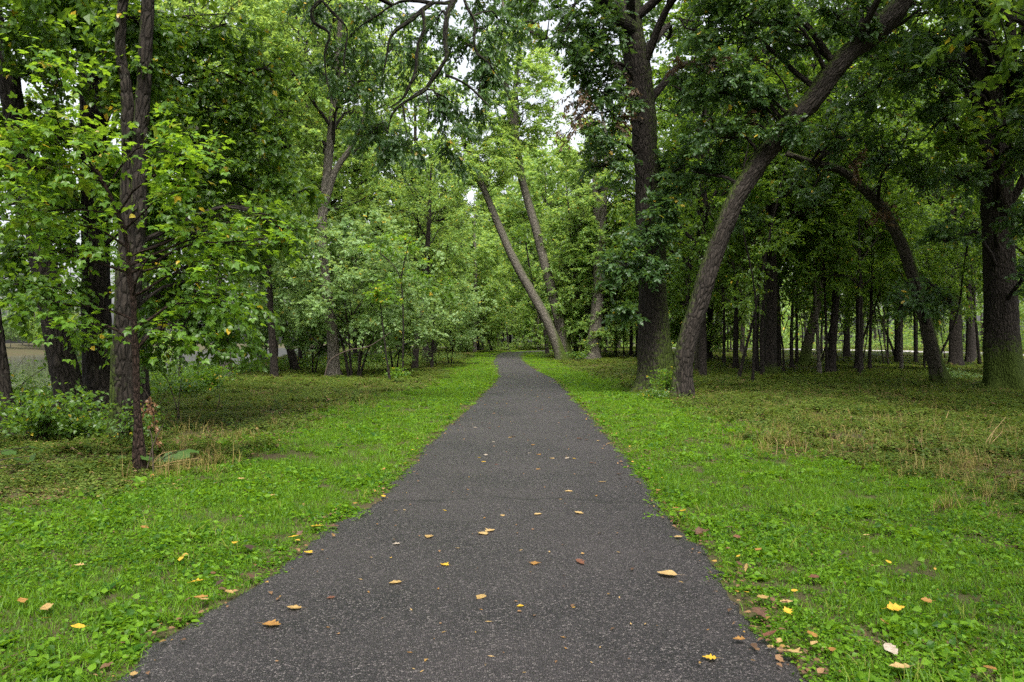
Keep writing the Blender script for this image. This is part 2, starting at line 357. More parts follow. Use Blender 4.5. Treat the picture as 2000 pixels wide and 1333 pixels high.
def spray_leaves(buf, sp, sd, m, length, size, tmpl, g, droop=.25, flat=1.0, yellow=.01, brown=0.0, jit=.4):
    """m leaves along a short twig at every spray point sp with direction sd"""
    n = len(sp)
    if n == 0: return
    d = unit(sd); t = (np.arange(m)+g.random((n, m)))/m
    L = length*(.6+.8*g.random((n, 1)))
    side = unit(np.cross(d, np.array([0, 0, 1.])+.5*g.normal(size=(n, 3))))[:, None]
    sg = np.where(np.arange(m) % 2 == 0, 1., -1.)[None, :, None]
    pos = sp[:, None] + d[:, None]*(t*L)[..., None] - np.array([0, 0, 1.])*(droop*.6*(t*L)**1.5)[..., None] + .05*length*g.normal(size=(n, m, 3))
    ax = side*sg*(.9-.4*t[..., None]) + d[:, None]*.6 - np.array([0, 0, 1.])*droop*(.5+g.random((n, m, 1))) + jit*.6*g.normal(size=(n, m, 3))
    nr = np.array([0, 0, 1.])*flat + jit*1.3*g.normal(size=(n, m, 3))
    N = n*m; pos = pos.reshape(-1, 3); ax = ax.reshape(-1, 3); nr = nr.reshape(-1, 3)
    sz = size*(.65+.6*g.random(N)); cl = np.repeat(g.random(n), m)
    tint = np.zeros((N, 4)); tint[:, 0] = .55*g.random(N)+.45*cl
    tint[:, 1] = (g.random(N) < yellow)*(.5+.5*g.random(N)); 
    if np.isscalar(brown): tint[:, 2] = (np.repeat(g.random(n), m) < brown)*(.7+.3*g.random(N))
    leaves(buf, pos, ax, nr, sz, tmpl, tint)

def blob(wb, g, start, r0, C, Rr, nsub, nspr, bend=.18, thin=.004, sides=5, sdir=None):
    """a limb from start to C that breaks up into twigs inside the ellipsoid C, Rr; returns twig points"""
    start = np.asarray(start, float); C = np.asarray(C, float); Rr = np.asarray(Rr, float); v = C-start; L = np.linalg.norm(v)+1e-6
    mid = start+.5*v+np.array([0, 0, bend*L])+.10*L*g.normal(size=3)*np.array([1, 1, .5])
    q = catmull([start, mid+.0*v, C+.15*L*0, C+v/L*Rr.mean()*.5], max(.12, L/9)); k = len(q)
    q = q + .02*L*(g.normal(size=q.shape))*np.linspace(0, 1, k)[:, None]
    rd = np.linspace(r0, max(thin, r0*.25), k); tube(wb, q, rd, sides)
    S, D = [], []
    for s in range(nsub):
        i = int(k*(.35+.63*g.random())); p0 = q[min(i, k-1)]
        tg = C + Rr*unit(g.normal(size=3))*g.random()**.45
        vv = tg-p0; l = np.linalg.norm(vv)+1e-6
        m = p0+.5*vv+np.array([0, 0, .12*l])+.12*l*g.normal(size=3)
        tw = catmull([p0, m, tg], max(.1, l/5)); kk = len(tw); tw = tw + .025*l*g.normal(size=tw.shape)*np.linspace(0, 1, kk)[:, None]
        tube(wb, tw, np.linspace(min(rd[min(i, k-1)]*.7, .012+.006*l), thin*.7, kk), 4 if l > .6 else 3)
        tt = np.r_[1.0, .35+.65*g.random(max(0, nspr-1))]; idx = np.clip(tt*(kk-1), 0, kk-1.001); i0 = idx.astype(int); fr = (idx-i0)[:, None]
        S.append(tw[i0]*(1-fr)+tw[i0+1]*fr); dd = unit(tw[i0+1]-tw[i0])
        D.append(unit(dd+.8*g.normal(size=dd.shape)*np.array([1, 1, .45])))
    return np.vstack(S), np.vstack(D)

def moss_fn(base=0.0, hgt=1.5, side=(0, 0, 0), amt=.9, allover=0.0, z0=0.0):
    sdv = np.array(side, float)
    def f(V, D, l):
        h = V[..., 2]-z0
        return np.clip(allover + base*np.clip(1-h/hgt, 0, 1) + np.clip((D*sdv).sum(-1), 0, 1)*amt, 0, 1)
    return f

LEAF = {  # template, material, size, leaves per spray, spray length, droop, flatness
 'basswood': (T_OVATE, 'basswood', .105, 9, .42, .45, .9),
 'boxelder': (T_COMP, 'boxelder', .17, 7, .42, .30, 1.2),
 'oak': (T_OAK, 'oak', .145, 9, .34, .30, .7),
 'oakhang': (T_OAK, 'oak', .12, 10, .36, .85, .5),
 'pale': (T_COMP, 'pale', .20, 8, .50, .40, 1.1),
 'wood': (T_RHOMB, 'wood', .155, 10, .60, .35, 1.0),
 'woodfine': (T_RHOMB, 'wood', .12, 10, .50, .35, 1.2),
 'golden': (T_RHOMB, 'golden', .18, 10, .65, .30, 1.0),
}
def foliage(buf, S, D, kind, g, yellow=.012, brown=0.0, scale=1.0, m=None):
    t, _, size, mm, ln, dr, fl = LEAF[kind]
    spray_leaves(buf, S, D, m or mm, ln, size*scale, t, g, dr, fl, yellow, brown)

def px_r(rp, d): return rp/F*d
seed_i = [100]
def hero(name, label, cat, pts, rads, leaf='oak', bark='bark_oak', blobs=(), sides=28, disp=.16, lobes=.5, moss=None, group=None, top=None,
         yellow=.012, brown=0.0, second=None, knots=(), dbase=None, r_limb=None, leafy=1.0, dead=(), trunks=None):
    """a tree whose trunk follows photo points (column,row) at the depth of its base; blobs are leaf masses (col,row,depth,rx,ry,rdepth,nsub,nspray)"""
    seed_i[0] += 1; g = np.random.default_rng(seed_i[0])
    base = G(*pts[0]) if dbase is None else P(pts[0][0], pts[0][1], dbase)
    d = base[1]; base = np.array([base[0], base[1], float(gz(base[0], base[1]))])
    t = thing(name, label, cat, base, group)
    def to_l(p): return np.asarray(p)-base
    W = [base-np.array([0, 0, .35]), base] if True else []
    W = [base+np.array([0, 0, -.35]), base+np.array([0, 0, .02])] + [P(p[0], p[1], p[2] if len(p) > 2 else d) for p in pts[1:]]
    rr = [rads[0], rads[0]] + [rads[min(i, len(rads)-1)] for i in range(1, len(pts))]
    if top is not None:                                   # carry the trunk on above the frame
        last, prev = W[-1], W[-2]; dirv = unit(last-prev); tgt = last+dirv*(top[0]-last[2])/max(.35, dirv[2])*.55; tgt[2] = top[0]
        tgt[:2] += top[4:6] if len(top) > 4 else 0
        W += [last+.5*(tgt-last)+.3*g.normal(size=3)*np.array([1, 1, 0]), tgt]; rr += [rr[-1]*.6, rr[-1]*.2]
    loc = np.array([to_l(p) for p in W]); Q = catmull(loc, .10 if sides > 20 else .3)
    ln = np.r_[0, np.cumsum(np.linalg.norm(np.diff(loc, axis=0), axis=1))]; lq = np.r_[0, np.cumsum(np.linalg.norm(np.diff(Q, axis=0), axis=1))]
    rq = np.interp(lq*ln[-1]/lq[-1], ln, rr)
    tb = Buf(); tube(tb, Q, rq, sides, moss, disp, lobes, 0.0, knots); tr = link("trunk", tb.mesh(name+"_trunk", M[bark], uvec=True), t)
    allq, allr = [Q], [rq]
    for (p2, r2, lab) in (second or ()):
        q0 = np.array([to_l(P(p[0], p[1], p[2] if len(p) > 2 else d)) for p in p2]); q2 = catmull(q0, .12); r2q = np.interp(np.linspace(0, 1, len(q2)), np.linspace(0, 1, len(r2)), r2)*(1.1 if leaf == 'oakhang' else 1.0)
        b2 = Buf(); tube(b2, q2, r2q, max(8, sides//2), moss, disp*.7); o = link(lab, b2.mesh(name+"_"+lab, M['bark_black' if max(r2) < .3 and name == 'oak_tree' else bark], uvec=True), tr if lab == "limb" else t)
        allq.append(q2); allr.append(r2q)
    AQ = np.vstack(allq); AR = np.concatenate(allr)
    wb, lb, db = Buf(), Buf(), Buf()
    for b in blobs:
        cx, cyy, dd, rx, ry, rdep, nsub, nspr = b[:8]; dd += .7 if leaf == 'oakhang' and len(b) == 8 else 0; C = to_l(P(cx, cyy, dd)); Rr = np.array([px_r(rx, dd), rdep, px_r(ry, dd)])
        # spring from the trunk or limb a little below the mass
        dist = np.linalg.norm((AQ-C)*np.array([1, 1, 1.3])-np.array([0, 0, -.25*np.linalg.norm(C-AQ[np.argmin(np.linalg.norm(AQ-C, axis=1))])]), axis=1); i = int(np.argmin(dist))
        S, D = blob(wb, g, AQ[i], min(AR[i]*.5, (.018 if leaf == 'basswood' else .045)+.010*np.linalg.norm(AQ[i]-C)), C, Rr, int(nsub*(1.35 if len(b) > 8 or leaf != 'oakhang' else 1.1)), nspr+(3 if len(b) > 8 or leaf != 'oakhang' else 2), thin=.008 if leaf == 'oakhang' and len(b) == 8 else .004)
        foliage(lb, S, D, b[8] if len(b) > 8 else leaf, g, yellow, brown, leafy)
    for b in dead:
        cx, cyy, dd, rx, ry, rdep, nsub, nspr = b[:8]; C = to_l(P(cx, cyy, dd)); Rr = np.array([px_r(rx, dd), rdep, px_r(ry, dd)])
        i = int(np.argmin(np.linalg.norm(AQ-C, axis=1))); S, D = blob(wb, g, AQ[i], .03, C, Rr, nsub, nspr); foliage(db, S, D, leaf, g, 0, 1.0, .9)
    if top is not None:                                   # crown above the frame
        h, rad, z0, nl = top[:4]
        for k in range(nl):
            a = k*2.4+g.random(); zz = z0+(h-z0)*(k+.5)/nl; i = int(np.argmin(np.abs(Q[:, 2]-zz*.85))); ro = rad*(.35+.65*math.sin(math.pi*min(.97, .12+.8*(zz-z0)/(h-z0))))
            C = Q[i]+np.array([math.cos(a)*ro*.62, math.sin(a)*ro*.62, (zz-Q[i][2])*.8+.5])
            S, D = blob(wb, g, Q[i], max(.03, rq[i]*.4), C, np.array([ro*.5, ro*.5, ro*.34]), 10, 7); spray_leaves(lb, S, D, 8, .5, .21, T_RHOMB, g, .3, .9, yellow)
    if wb.V: link("branches", wb.mesh(name+"_branches", M['bark_dark'], uvec=True), t, "stuff")
    if lb.V: link("foliage", lb.mesh(name+"_foliage", M[LEAF[leaf][1]], smooth=False), t, "stuff")
    if db.V: link("dead_leaves", db.mesh(name+"_dead_leaves", M[LEAF[leaf][1]], smooth=False), t, "stuff")["label"] = "withered brown leaves"
    return t, base

# ---------- the big oak beside the path, its curved neighbour, and the oak at the frame's edge
d1 = G(1280, 768)[1]
limbs1 = [
 ([(1232,60,21.0),(1190,20,20.5),(1120,-90,19.0),(1010,-110,17.5),(930,-60,16.6),(890,0,16.2),(845,6,16),(796,2,16),(768,10,16),(740,28,16),(708,49,16),(684,70,16),(660,110,16)], [.26,.22,.16,.12,.085,.05,.03,.012], "limb"),
 ([(845,6,16),(824,21,15.9),(796,45,15.8),(764,70,15.7),(752,130,15.7),(742,170,15.7)], [.05,.035,.01], "limb"),
 ([(826,20,15.9),(829,60,15.8),(817,87,15.8),(812,140,15.7),(796,175,15.7),(780,200,15.7),(735,222,15.7)], [.045,.038,.012], "limb"),
 ([(889,0,16.2),(873,31,16),(870,87,15.9),(871,115,15.8),(845,154,15.8),(831,175,15.8),(803,192,15.7),(782,206,15.7),(765,224,15.7),(755,270,15.7)], [.06,.05,.04,.012], "limb"),
 ([(870,147,15.8),(890,154,15.8),(915,168,15.8),(940,192,15.8),(962,215,15.8)], [.022,.008], "limb"),
 ([(905,-10,16.3),(912,14,16.2),(927,42,16.1),(926,80,16),(932,105,16),(953,122,16),(975,154,16),(995,192,16),(1005,225,16)], [.04,.03,.008], "limb"),
 ([(768,10,16),(700,-20,15.8),(650,-25,15.6),(628,0,15.5),(610,21,15.4),(614,45,15.4),(644,66,15.4),(635,105,15.4),(638,157,15.4),(652,210,15.4),(640,250,15.4)], [.035,.04,.03,.008], "limb"),
 ([(628,0,15.5),(650,25,15.5),(670,45,15.5),(679,66,15.5),(672,130,15.5),(690,170,15.5)], [.03,.02,.007], "limb"),
 ([(787,205,15.7),(792,245,15.7),(796,270,15.7),(806,300,15.7)], [.02,.006], "limb"),
 ([(831,175,15.8),(838,205,15.7),(836,245,15.7),(826,290,15.7)], [.02,.006], "limb"),
 ([(1195,20,20.5),(1150,-60,19.5),(1090,-160,18)], [.16,.1,.06], "limb"),
]
oak1 = hero("oak_tree", "big straight oak beside the path with a drooping limb over the asphalt", "tree",
  [(1281,768),(1276,640),(1272,500),(1266,400),(1262,300),(1250,150),(1225,0)], [.50,.44,.40,.38,.37,.37,.38], leaf='oakhang', blobs=[
  (700,120,15.9,60,50,.6,9,5),(780,120,15.8,70,60,.7,12,5),(860,200,15.9,60,70,.6,11,5),(735,260,15.8,60,50,.6,10,5),(650,130,15.6,45,60,.5,8,5),(930,190,16,60,55,.6,9,5),
  (800,290,15.8,70,45,.6,10,5),(850,60,16.2,70,50,.7,10,5),(960,90,16.4,40,60,.6,6,5),(720,30,16.2,90,30,.8,9,5),(640,20,16,60,40,.7,7,5),(890,290,16,50,40,.6,7,5),(700,200,15.8,50,50,.5,8,5),(935,20,16.4,60,30,.7,7,5),(985,60,16.6,40,45,.6,8,5),(960,140,16.2,40,40,.5,7,5),(900,110,16,50,50,.6,8,5),(1030,-10,17,60,35,.7,7,5),
  (1175,60,20,75,60,1.2,16,5,'oak'),(1140,130,20,55,60,1.,12,5,'oak'),(1190,190,20.5,60,60,1.,12,5,'oak'),(1165,270,20.6,60,40,.9,9,5,'oak'),(1110,50,19.5,50,50,.9,8,5,'oak'),(1180,330,21,70,35,.9,8,4,'oak'),
  (1300,400,20.6,50,45,.5,11,5,'oak'),(1262,450,20.4,60,50,.5,9,5,'oak'),(1225,520,20.4,65,45,.6,12,5,'oak'),(1290,540,20.4,45,45,.5,9,5,'oak'),(1215,610,20.6,50,22,.6,6,4,'oak'),(1300,330,21.6,60,30,.5,6,5,'oak'),(1330,330,20.5,40,40,.5,6,5,'oak')],
  sides=44, disp=.20, lobes=.5, moss=moss_fn(.35, 2.2, (.8, -.3, 0), .35, allover=.15), top=(19, 6.5, 9.5, 16, 2, 3), second=limbs1,
  dead=[(1120,205,19.8,30,35,.5,6,5),(1105,255,19.8,20,25,.4,4,5),(1205,235,20.6,25,25,.4,5,5),(1225,180,20.8,20,25,.4,3,5)])
hero("oak_tree", "curved oak with a knot, leaning over the wood beside the big straight oak", "tree",
  [(1331,781),(1334,710),(1345,654),(1362,603),(1376,552),(1392,502),(1414,444),(1440,385),(1480,320),(1508,288),(1544,240),(1584,200),(1620,152),(1660,104),(1700,72),(1752,20),(1800,-50),(1850,-150)],
  [.25,.225,.225,.24,.265,.235,.23,.235,.245,.235,.26,.25,.265,.255,.275,.27,.25,.22], leaf='oak', blobs=[
  (1525,250,18.6,45,25,.5,7,5),(1420,150,19,90,60,1.2,15,5),(1480,50,19,100,50,1.3,14,5),(1340,180,20,70,60,1.,11,5),(1410,270,19.5,70,40,.9,11,5),(1360,60,20,80,60,1.2,12,5),(1560,90,19.5,70,60,1.,8,5),(1480,190,19.5,70,45,.9,10,5),
  (1640,40,19,70,50,1.,8,5),(1370,340,20,50,35,.8,7,5),(1450,420,20.6,40,25,.6,5,4)],
  sides=44, disp=.30, lobes=.35, moss=moss_fn(.15, 2.0, (-.8, .1, .9), .44, allover=.05), top=(15, 5.5, 9.5, 13, 1.5, -.5), knots=[(2.9, 4.4, .16, .10), (2.0, 3.6, .14, .08)],
  dead=[(1330,130,20,25,20,.4,3,4),(1420,110,19.5,30,20,.4,4,4),(1450,240,19.4,20,20,.4,3,4)])
hero("oak_tree", "massive oak with a moss covered flared foot at the wood edge", "tree",
  [(1968,762),(1958,700),(1955,600),(1950,500),(1942,300),(1925,150),(1915,0)], [.56,.49,.46,.45,.44,.43,.42], leaf='oak', blobs=[
  (1985,140,22.8,50,90,1.,12,5),(1850,190,21.5,50,70,1.1,14,5),(2000,430,20,45,40,.7,9,5),(2010,300,20.5,35,70,.7,9,5),(1830,70,20.5,70,60,1.1,11,5),(1880,350,20.8,45,40,.7,7,5),(1850,470,21,50,40,.8,7,5),(1780,140,20.5,60,60,1.,9,5),(2060,200,19,80,120,1.,10,5),(1880,40,22.8,60,40,.9,9,5),(2005,540,20,35,30,.6,5,5)],
  sides=40, disp=.17, lobes=.5, moss=moss_fn(.95, 2.0, (.4, -.3, 0), .15, allover=.12), top=(20, 7, 9.5, 16, 2, 1))
hero("leaning_tree", "moss backed tree arching over the wood floor beside the massive oak", "tree",
  [(1836,752),(1822,690),(1808,630),(1785,550),(1762,480),(1725,410),(1690,372),(1645,335),(1590,318),(1535,300)], [.27,.235,.21,.205,.20,.185,.17,.15,.125,.10], leaf='oak', bark='bark_mossy', blobs=[
  (1640,270,23,80,50,1.,12,5),(1720,310,23,70,60,1.,11,5),(1760,600,22.5,60,28,.7,7,5),(1850,590,22.8,50,35,.7,7,4),(1580,380,23.5,60,40,.9,8,5),(1700,180,23,80,60,1.2,11,5),(1800,330,23.5,60,60,1.,8,5)],
  sides=28, disp=.16, lobes=.45, moss=moss_fn(.7, 1.0, (.9, 0, .55), .95), dead=[(1680,330,22.6,30,40,.5,5,4),(1730,420,22.6,25,30,.4,4,4)])

# ---------- trees between the path and the river, nearest first
hero("tree", "dark slanting trunk cut off by the frame beside the river", "tree",
  [(14,855),(2,760),(-12,650),(-30,520),(-60,350),(-90,100)], [.16,.14,.13,.12,.12,.11], leaf='basswood', bark='bark_dark', sides=24, disp=.12, lobes=.3, top=(14, 4.5, 6.5, 9),
  blobs=[(40,60,11,110,70,.9,13,5),(30,560,11,60,60,.7,7,5),(20,400,11,70,60,.8,8,5)])
hero("basswood_tree", "basswood trunk leaning toward the river in the riverside clump", "tree",
  [(152,838),(128,730),(108,640),(88,530),(70,430),(45,310),(15,150),(-20,0)], [.23,.21,.20,.20,.19,.18,.17,.17], leaf='basswood', bark='bark_oak', sides=32, disp=.13, lobes=.35, top=(16, 5, 8, 11), moss=moss_fn(.3, 1.5), yellow=.02,
  blobs=[(90,140,12.6,110,70,1.,15,5),(60,230,13.4,90,60,1.,13,5),(120,270,13.6,60,60,.9,10,5),(30,310,13.2,60,60,.9,10,5),(120,400,13.8,70,60,.9,11,5),(40,500,13.4,60,60,.9,9,5),(60,330,12.8,80,60,.9,9,5),(110,470,13.2,90,50,.9,9,5),(90,590,13.2,80,45,.8,8,5),(170,670,13.4,70,25,.7,5,4)])
hero("basswood_tree", "upright thick basswood trunk in the middle of the riverside clump", "tree",
  [(203,822),(192,720),(188,600),(186,450),(184,300),(180,150),(176,0)], [.29,.26,.25,.24,.235,.22,.21], leaf='basswood', bark='bark_oak', sides=34, disp=.13, lobes=.35, top=(18, 6, 9.5, 14), moss=moss_fn(.3, 1.5), yellow=.02,
  blobs=[(250,60,12.4,140,60,1.,16,5),(400,70,12.6,120,70,1.,16,5),(500,150,12.8,80,70,.9,13,5),(430,220,12.8,110,60,1.,15,5),(330,170,12.4,110,60,.9,13,5),(540,290,13,60,50,.8,9,5),(450,320,13,100,50,.9,12,5),(340,340,13,90,50,.9,10,5),(180,40,12.2,80,50,.8,8,5),(560,380,13.2,60,35,.8,7,5),(420,420,13.2,100,40,.9,11,5)])
hero("basswood_tree", "twin stemmed basswood with a green mossy side beside the reddish sapling", "tree",
  [(243,868),(240,760),(243,650),(248,520),(250,400),(250,300),(248,180),(240,0)], [.175,.16,.15,.14,.115,.085,.08,.07], leaf='basswood', bark='bark_brown', sides=30, disp=.12, lobes=.35, top=(17, 4.5, 8, 9), moss=moss_fn(.35, 2., (-.9, -.2, 0), .55), yellow=.02,
  second=[([(247,640),(262,560),(270,440),(272,320),(280,180),(286,60),(292,-60)], [.09,.10,.11,.108,.10,.095,.08], "limb")],
  blobs=[(265,150,11.1,80,50,.4,14,5),(290,240,11.1,70,45,.4,12,5),(250,340,11.1,70,45,.4,11,5),(275,50,11.1,80,50,.4,14,5),(300,420,11.1,80,35,.4,10,5),(350,520,12,110,45,.9,11,5),(470,480,12.4,100,45,.9,11,5),(420,600,12,110,45,.9,13,5),(440,655,12,90,35,.8,10,5),(330,600,11.8,90,45,.8,9,5),(560,450,12.8,70,35,.8,7,5),(300,680,11.8,80,30,.7,6,4)])
hero("tree", "brown trunk half hidden behind the twin stemmed basswood", "tree",
  [(272,815),(268,700),(262,600),(262,500)], [.20,.19,.17,.1], leaf='basswood', bark='bark_oak', sides=24, disp=.13, lobes=.3, dbase=14.2, blobs=[(330,450,14,110,60,1.,9,5)])

# ---------- the bright young box elder nearest the camera; its large leaves are single parts
def near_sapling():
    g = np.random.default_rng(5); base = G(275, 928); d = base[1]; base[2] = float(gz(base[0], base[1]))
    t = thing("box_elder_sapling", "thin reddish young tree with bright yellow green leaves nearest the camera", "tree", base)
    tl = lambda p: np.asarray(p)-base
    W = [base-np.array([0,0,.3]), base] + [P(a, b, d+o) for a, b, o in ((270,830,0),(265,720,0),(260,600,0),(252,520,0),(243,450,0),(215,385,-.1),(185,330,-.15),(150,285,-.2),(110,262,-.25),(60,262,-.3))]
    loc = np.array([tl(p) for p in W]); Q = catmull(loc, .08); rq = np.interp(np.linspace(0, 1, len(Q)), [0,.1,.5,.75,1], [.055,.045,.036,.025,.007])
    b = Buf(); tube(b, Q, rq, 14, moss_fn(.25, .8), .10, .7, 0.0); tr = link("trunk", b.mesh("sapling_trunk", M['bark_red'], uvec=True), t)
    masses = [(130,125,-.6,80,22,7),(50,255,-.5,70,30,9),(110,238,-.7,80,22,9),(130,290,-.6,90,35,11),(350,262,-.3,60,22,7),(380,315,-.3,80,30,9),(350,372,-.2,80,20,8),(110,335,-.5,100,35,12),(50,420,-.3,80,50,10),
      (470,432,0.1,90,24,9),(390,455,0,70,24,7),(330,520,-.1,70,30,7),(410,520,.1,100,36,11),(120,500,-.1,100,45,11),(410,590,.1,100,34,12),(90,590,0,80,45,9),(150,440,-.3,70,35,6),(130,640,0,70,30,6),(330,640,.1,70,30,7),(540,470,.3,50,20,5),(20,330,-.4,50,40,6)]
    wb, lb = Buf(), Buf(); SS, DD = [], []
    for (cx, cyy, do, rx, ry, ns) in masses:
        C = tl(P(cx, cyy, d+do)); Rr = np.array([px_r(rx, d), .35, px_r(ry, d)]); i = int(np.argmin(np.linalg.norm(Q-C-np.array([0,0,-.25]), axis=1)))
        S, D = blob(wb, g, Q[i], min(.02, rq[i]*.5), C, Rr, ns, 3, bend=.10, thin=.003, sides=5); SS.append(S); DD.append(D)
    S, D = np.vstack(SS), np.vstack(DD)
    link("branches", wb.mesh("sapling_branches", M['bark_red'], uvec=True), t, "stuff")
    # single leaves: four shared meshes, placed one by one where they show best
    tv, tf = T_COMP; vm = []
    for k in range(4):
        q = tv.copy(); q[:, 2] -= (.12+.12*k)*q[:, 1]**2*(1 if k % 2 else .5); q[:, 0] *= (.9+.1*k); bb = Buf(); c = np.zeros((len(q), 4)); c[:, 0] = .35+.2*k; c[:, 3] = 1
        if k == 3: c[:, 1] = .18
        bb.add(q, tf, c); vm.append(bb.mesh("sapling_leaf", M['boxelder'], smooth=False))
    from mathutils import Matrix
    order = np.argsort(S[:, 1]+.6*g.random(len(S)))[:280]; near = set(order.tolist())
    for k, i in enumerate(order):
        sd = unit(np.cross(D[i], np.array([0,0,1.])))*(1 if g.random() < .5 else -1)
        ax = unit(D[i]*.8+sd*.7-np.array([0,0,.18])+.2*g.normal(size=3)); nr = np.array([0,0,1.])+.35*g.normal(size=3); B = unit(np.cross(nr, ax)); N = np.cross(ax, B); s = .09+.075*g.random()
        o = link("leaf", vm[int(g.integers(0, 4))], t); mt = np.eye(4); mt[:3, 0] = B*s; mt[:3, 1] = ax*s; mt[:3, 2] = N*s; mt[:3, 3] = S[i]; o.matrix_local = Matrix(mt.tolist())
    spray_leaves(lb, S, D, 4, .34, .115, T_COMP, g, .25, 1.3, .012, 0, .3)
    link("foliage", lb.mesh("sapling_foliage", M['boxelder'], smooth=False), t, "stuff")
near_sapling()

# ---------- generic crowns: built once, shared by the trees further off
def crown(seed, z0, z1, rad, nlimb, kind, nsub=9, nspr=5, top_r=.05, squash=.4, scale=1.0, m=None, yellow=.012):
    g = np.random.default_rng(seed); wb, lb = Buf(), Buf()
    for k in range(nlimb):
        u = (k+.5)/nlimb; zz = z0+(z1-z0)*u; a = k*2.39996+g.random()*.8; ro = rad*(.30+.75*math.sin(math.pi*(.18+.72*u)))*(.75+.5*g.random())
        C = np.array([math.cos(a)*ro*.62, math.sin(a)*ro*.62, zz]); st = np.array([0, 0, max(.4, zz-.45*ro)])
        S, D = blob(wb, g, st, top_r*(1.15-u), C, np.array([ro*.5, ro*.5, ro*squash]), nsub, nspr); foliage(lb, S, D, kind, g, yellow, 0, scale, m)
    return wb.mesh("crown_branches", M['bark_dark'], uvec=True), lb.mesh("crown_foliage", M[LEAF[kind][1]], smooth=False)
CR = {
 'under': [crown(21, 3.4, 9.2, 2.8, 13, 'woodfine', 10, 5, .03, scale=1.25), crown(22, 2.9, 8.4, 3.0, 12, 'woodfine', 10, 5, .03, scale=1.25)],
 'mid': [crown(31, 5.6, 14.5, 3.6, 17, 'wood', 11, 5, .06, scale=1.3), crown(32, 5.0, 15, 3.8, 17, 'wood', 11, 5, .06, scale=1.3)],
 'tall': [crown(41, 7.0, 22, 5.4, 26, 'wood', 13, 6, .12, scale=1.5), crown(42, 8.0, 24, 5.2, 26, 'wood', 13, 6, .12, scale=1.5)],
 'bush': [crown(51, 2.0, 6.8, 3.1, 20, 'pale', 11, 6, .035, .38), crown(52, 1.7, 6.0, 2.8, 18, 'pale', 11, 6, .035, .38)],
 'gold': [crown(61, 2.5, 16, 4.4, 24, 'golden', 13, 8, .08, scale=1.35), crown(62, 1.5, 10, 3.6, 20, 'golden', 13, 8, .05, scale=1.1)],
}
def slim_trunk(name, rb, h, pts=None, bark='bark_dark', sides=12, moss=None, lobes=.3, seed=1):
    g = np.random.default_rng(seed); n = 7
    if pts is None:
        q = np.array([[.12*g.normal()*k/n*h*.12, .12*g.normal()*k/n*h*.12, h*k/n] for k in range(n+1)]); q = np.vstack([[0, 0, -.3], q])
    else: q = np.vstack([np.array(pts[0])-np.array([0, 0, .3]), pts])
    Q = catmull(q, .35); b = Buf(); tube(b, Q, np.interp(np.linspace(0, 1, len(Q)), [0, .7, 1], [rb, rb*.62, rb*.12]), sides, moss, .14, lobes, 0.0)
    return b.mesh(name, M[bark], uvec=True), Q
TR = {k: [slim_trunk("tree_trunk", r, h, bark=bk, seed=s+j)[0] for j in range(2)] for k, r, h, bk, s in
      (('under', .06, 8.2, 'bark_dark', 1), ('mid', .10, 13, 'bark_oak', 3), ('tall', .21, 21, 'bark_oak', 5), ('bush', .08, 5.5, 'bark_grey', 7), ('gold', .17, 13.5, 'bark_grey', 9))}
def generic(name, label, cat, kind, x, y, s=1.0, rot=None, group=None, trunk=True, var=None, g=np.random.default_rng(77), sz=None):
    v = int(g.integers(0, 2)) if var is None else var; rot = g.random()*6.28 if rot is None else rot
    t = thing(name, label, cat, (x, y, float(gz(x, y))), group); t.rotation_euler = (0, 0, rot); t.scale = (s, s, s if sz is None else sz)
    if trunk: link("trunk", TR[kind][v], t)
    link("branches", CR[kind][v][0], t, "stuff"); o = link("foliage", CR[kind][v][1], t, "stuff")
    if x < 0 and y > 38 and kind in ('tall', 'mid'): o.material_slots[0].link = 'OBJECT'; o.material_slots[0].material = M['golden']   # brighter leaf colour stands in for hazy light on the far bank trees
    return t
def slim(name, label, cat, base, top_pts, wpx, kind, s=1.0, bark='bark_dark', group=None, moss=None, h=None, fork=None, cr=True, g=np.random.default_rng(78), var=None, zs=1.0, lift=0.0):
    """a distant tree with its own trunk line in photo points and a shared crown"""
    b = G(*base); d = b[1]; z0 = float(gz(b[0], d)); o = np.array([b[0], d, z0]); t = thing(name, label, cat, o, group)
    pts = [np.zeros(3)] + [P(p[0], p[1], d)-o for p in top_pts]; r = px_r(wpx, d)/2
    if h is not None and pts[-1][2] < h:
        dv = unit(pts[-1]-pts[-2]); dv[:2] *= .6; pts.append(pts[-1]+dv*(h-pts[-1][2])/max(dv[2], .4))
    me, Q = slim_trunk("tree_trunk", r, 0, pts, bark, 14, moss, .35, int(d*10)); tr = link("trunk", me, t)
    if fork:
        f = [P(p[0], p[1], d)-o for p in fork]; bb = Buf(); fq = catmull(f, .3); tube(bb, fq, np.linspace(r*.7, r*.25, len(fq)), 10, moss, .1); link("limb", bb.mesh("limb", M[bark], uvec=True), tr)
    if cr:
        v = int(g.integers(0, 2)) if var is None else var
        for nm, me2 in (("branches", CR[kind][v][0]), ("foliage", CR[kind][v][1])):
            c = link(nm, me2, t, "stuff"); top = Q[min(len(Q)-1, int(len(Q)*.6))]; c.location = (top[0], top[1], lift); c.rotation_euler = (0, 0, g.random()*6.28); c.scale = (s, s, s*zs)
    return t

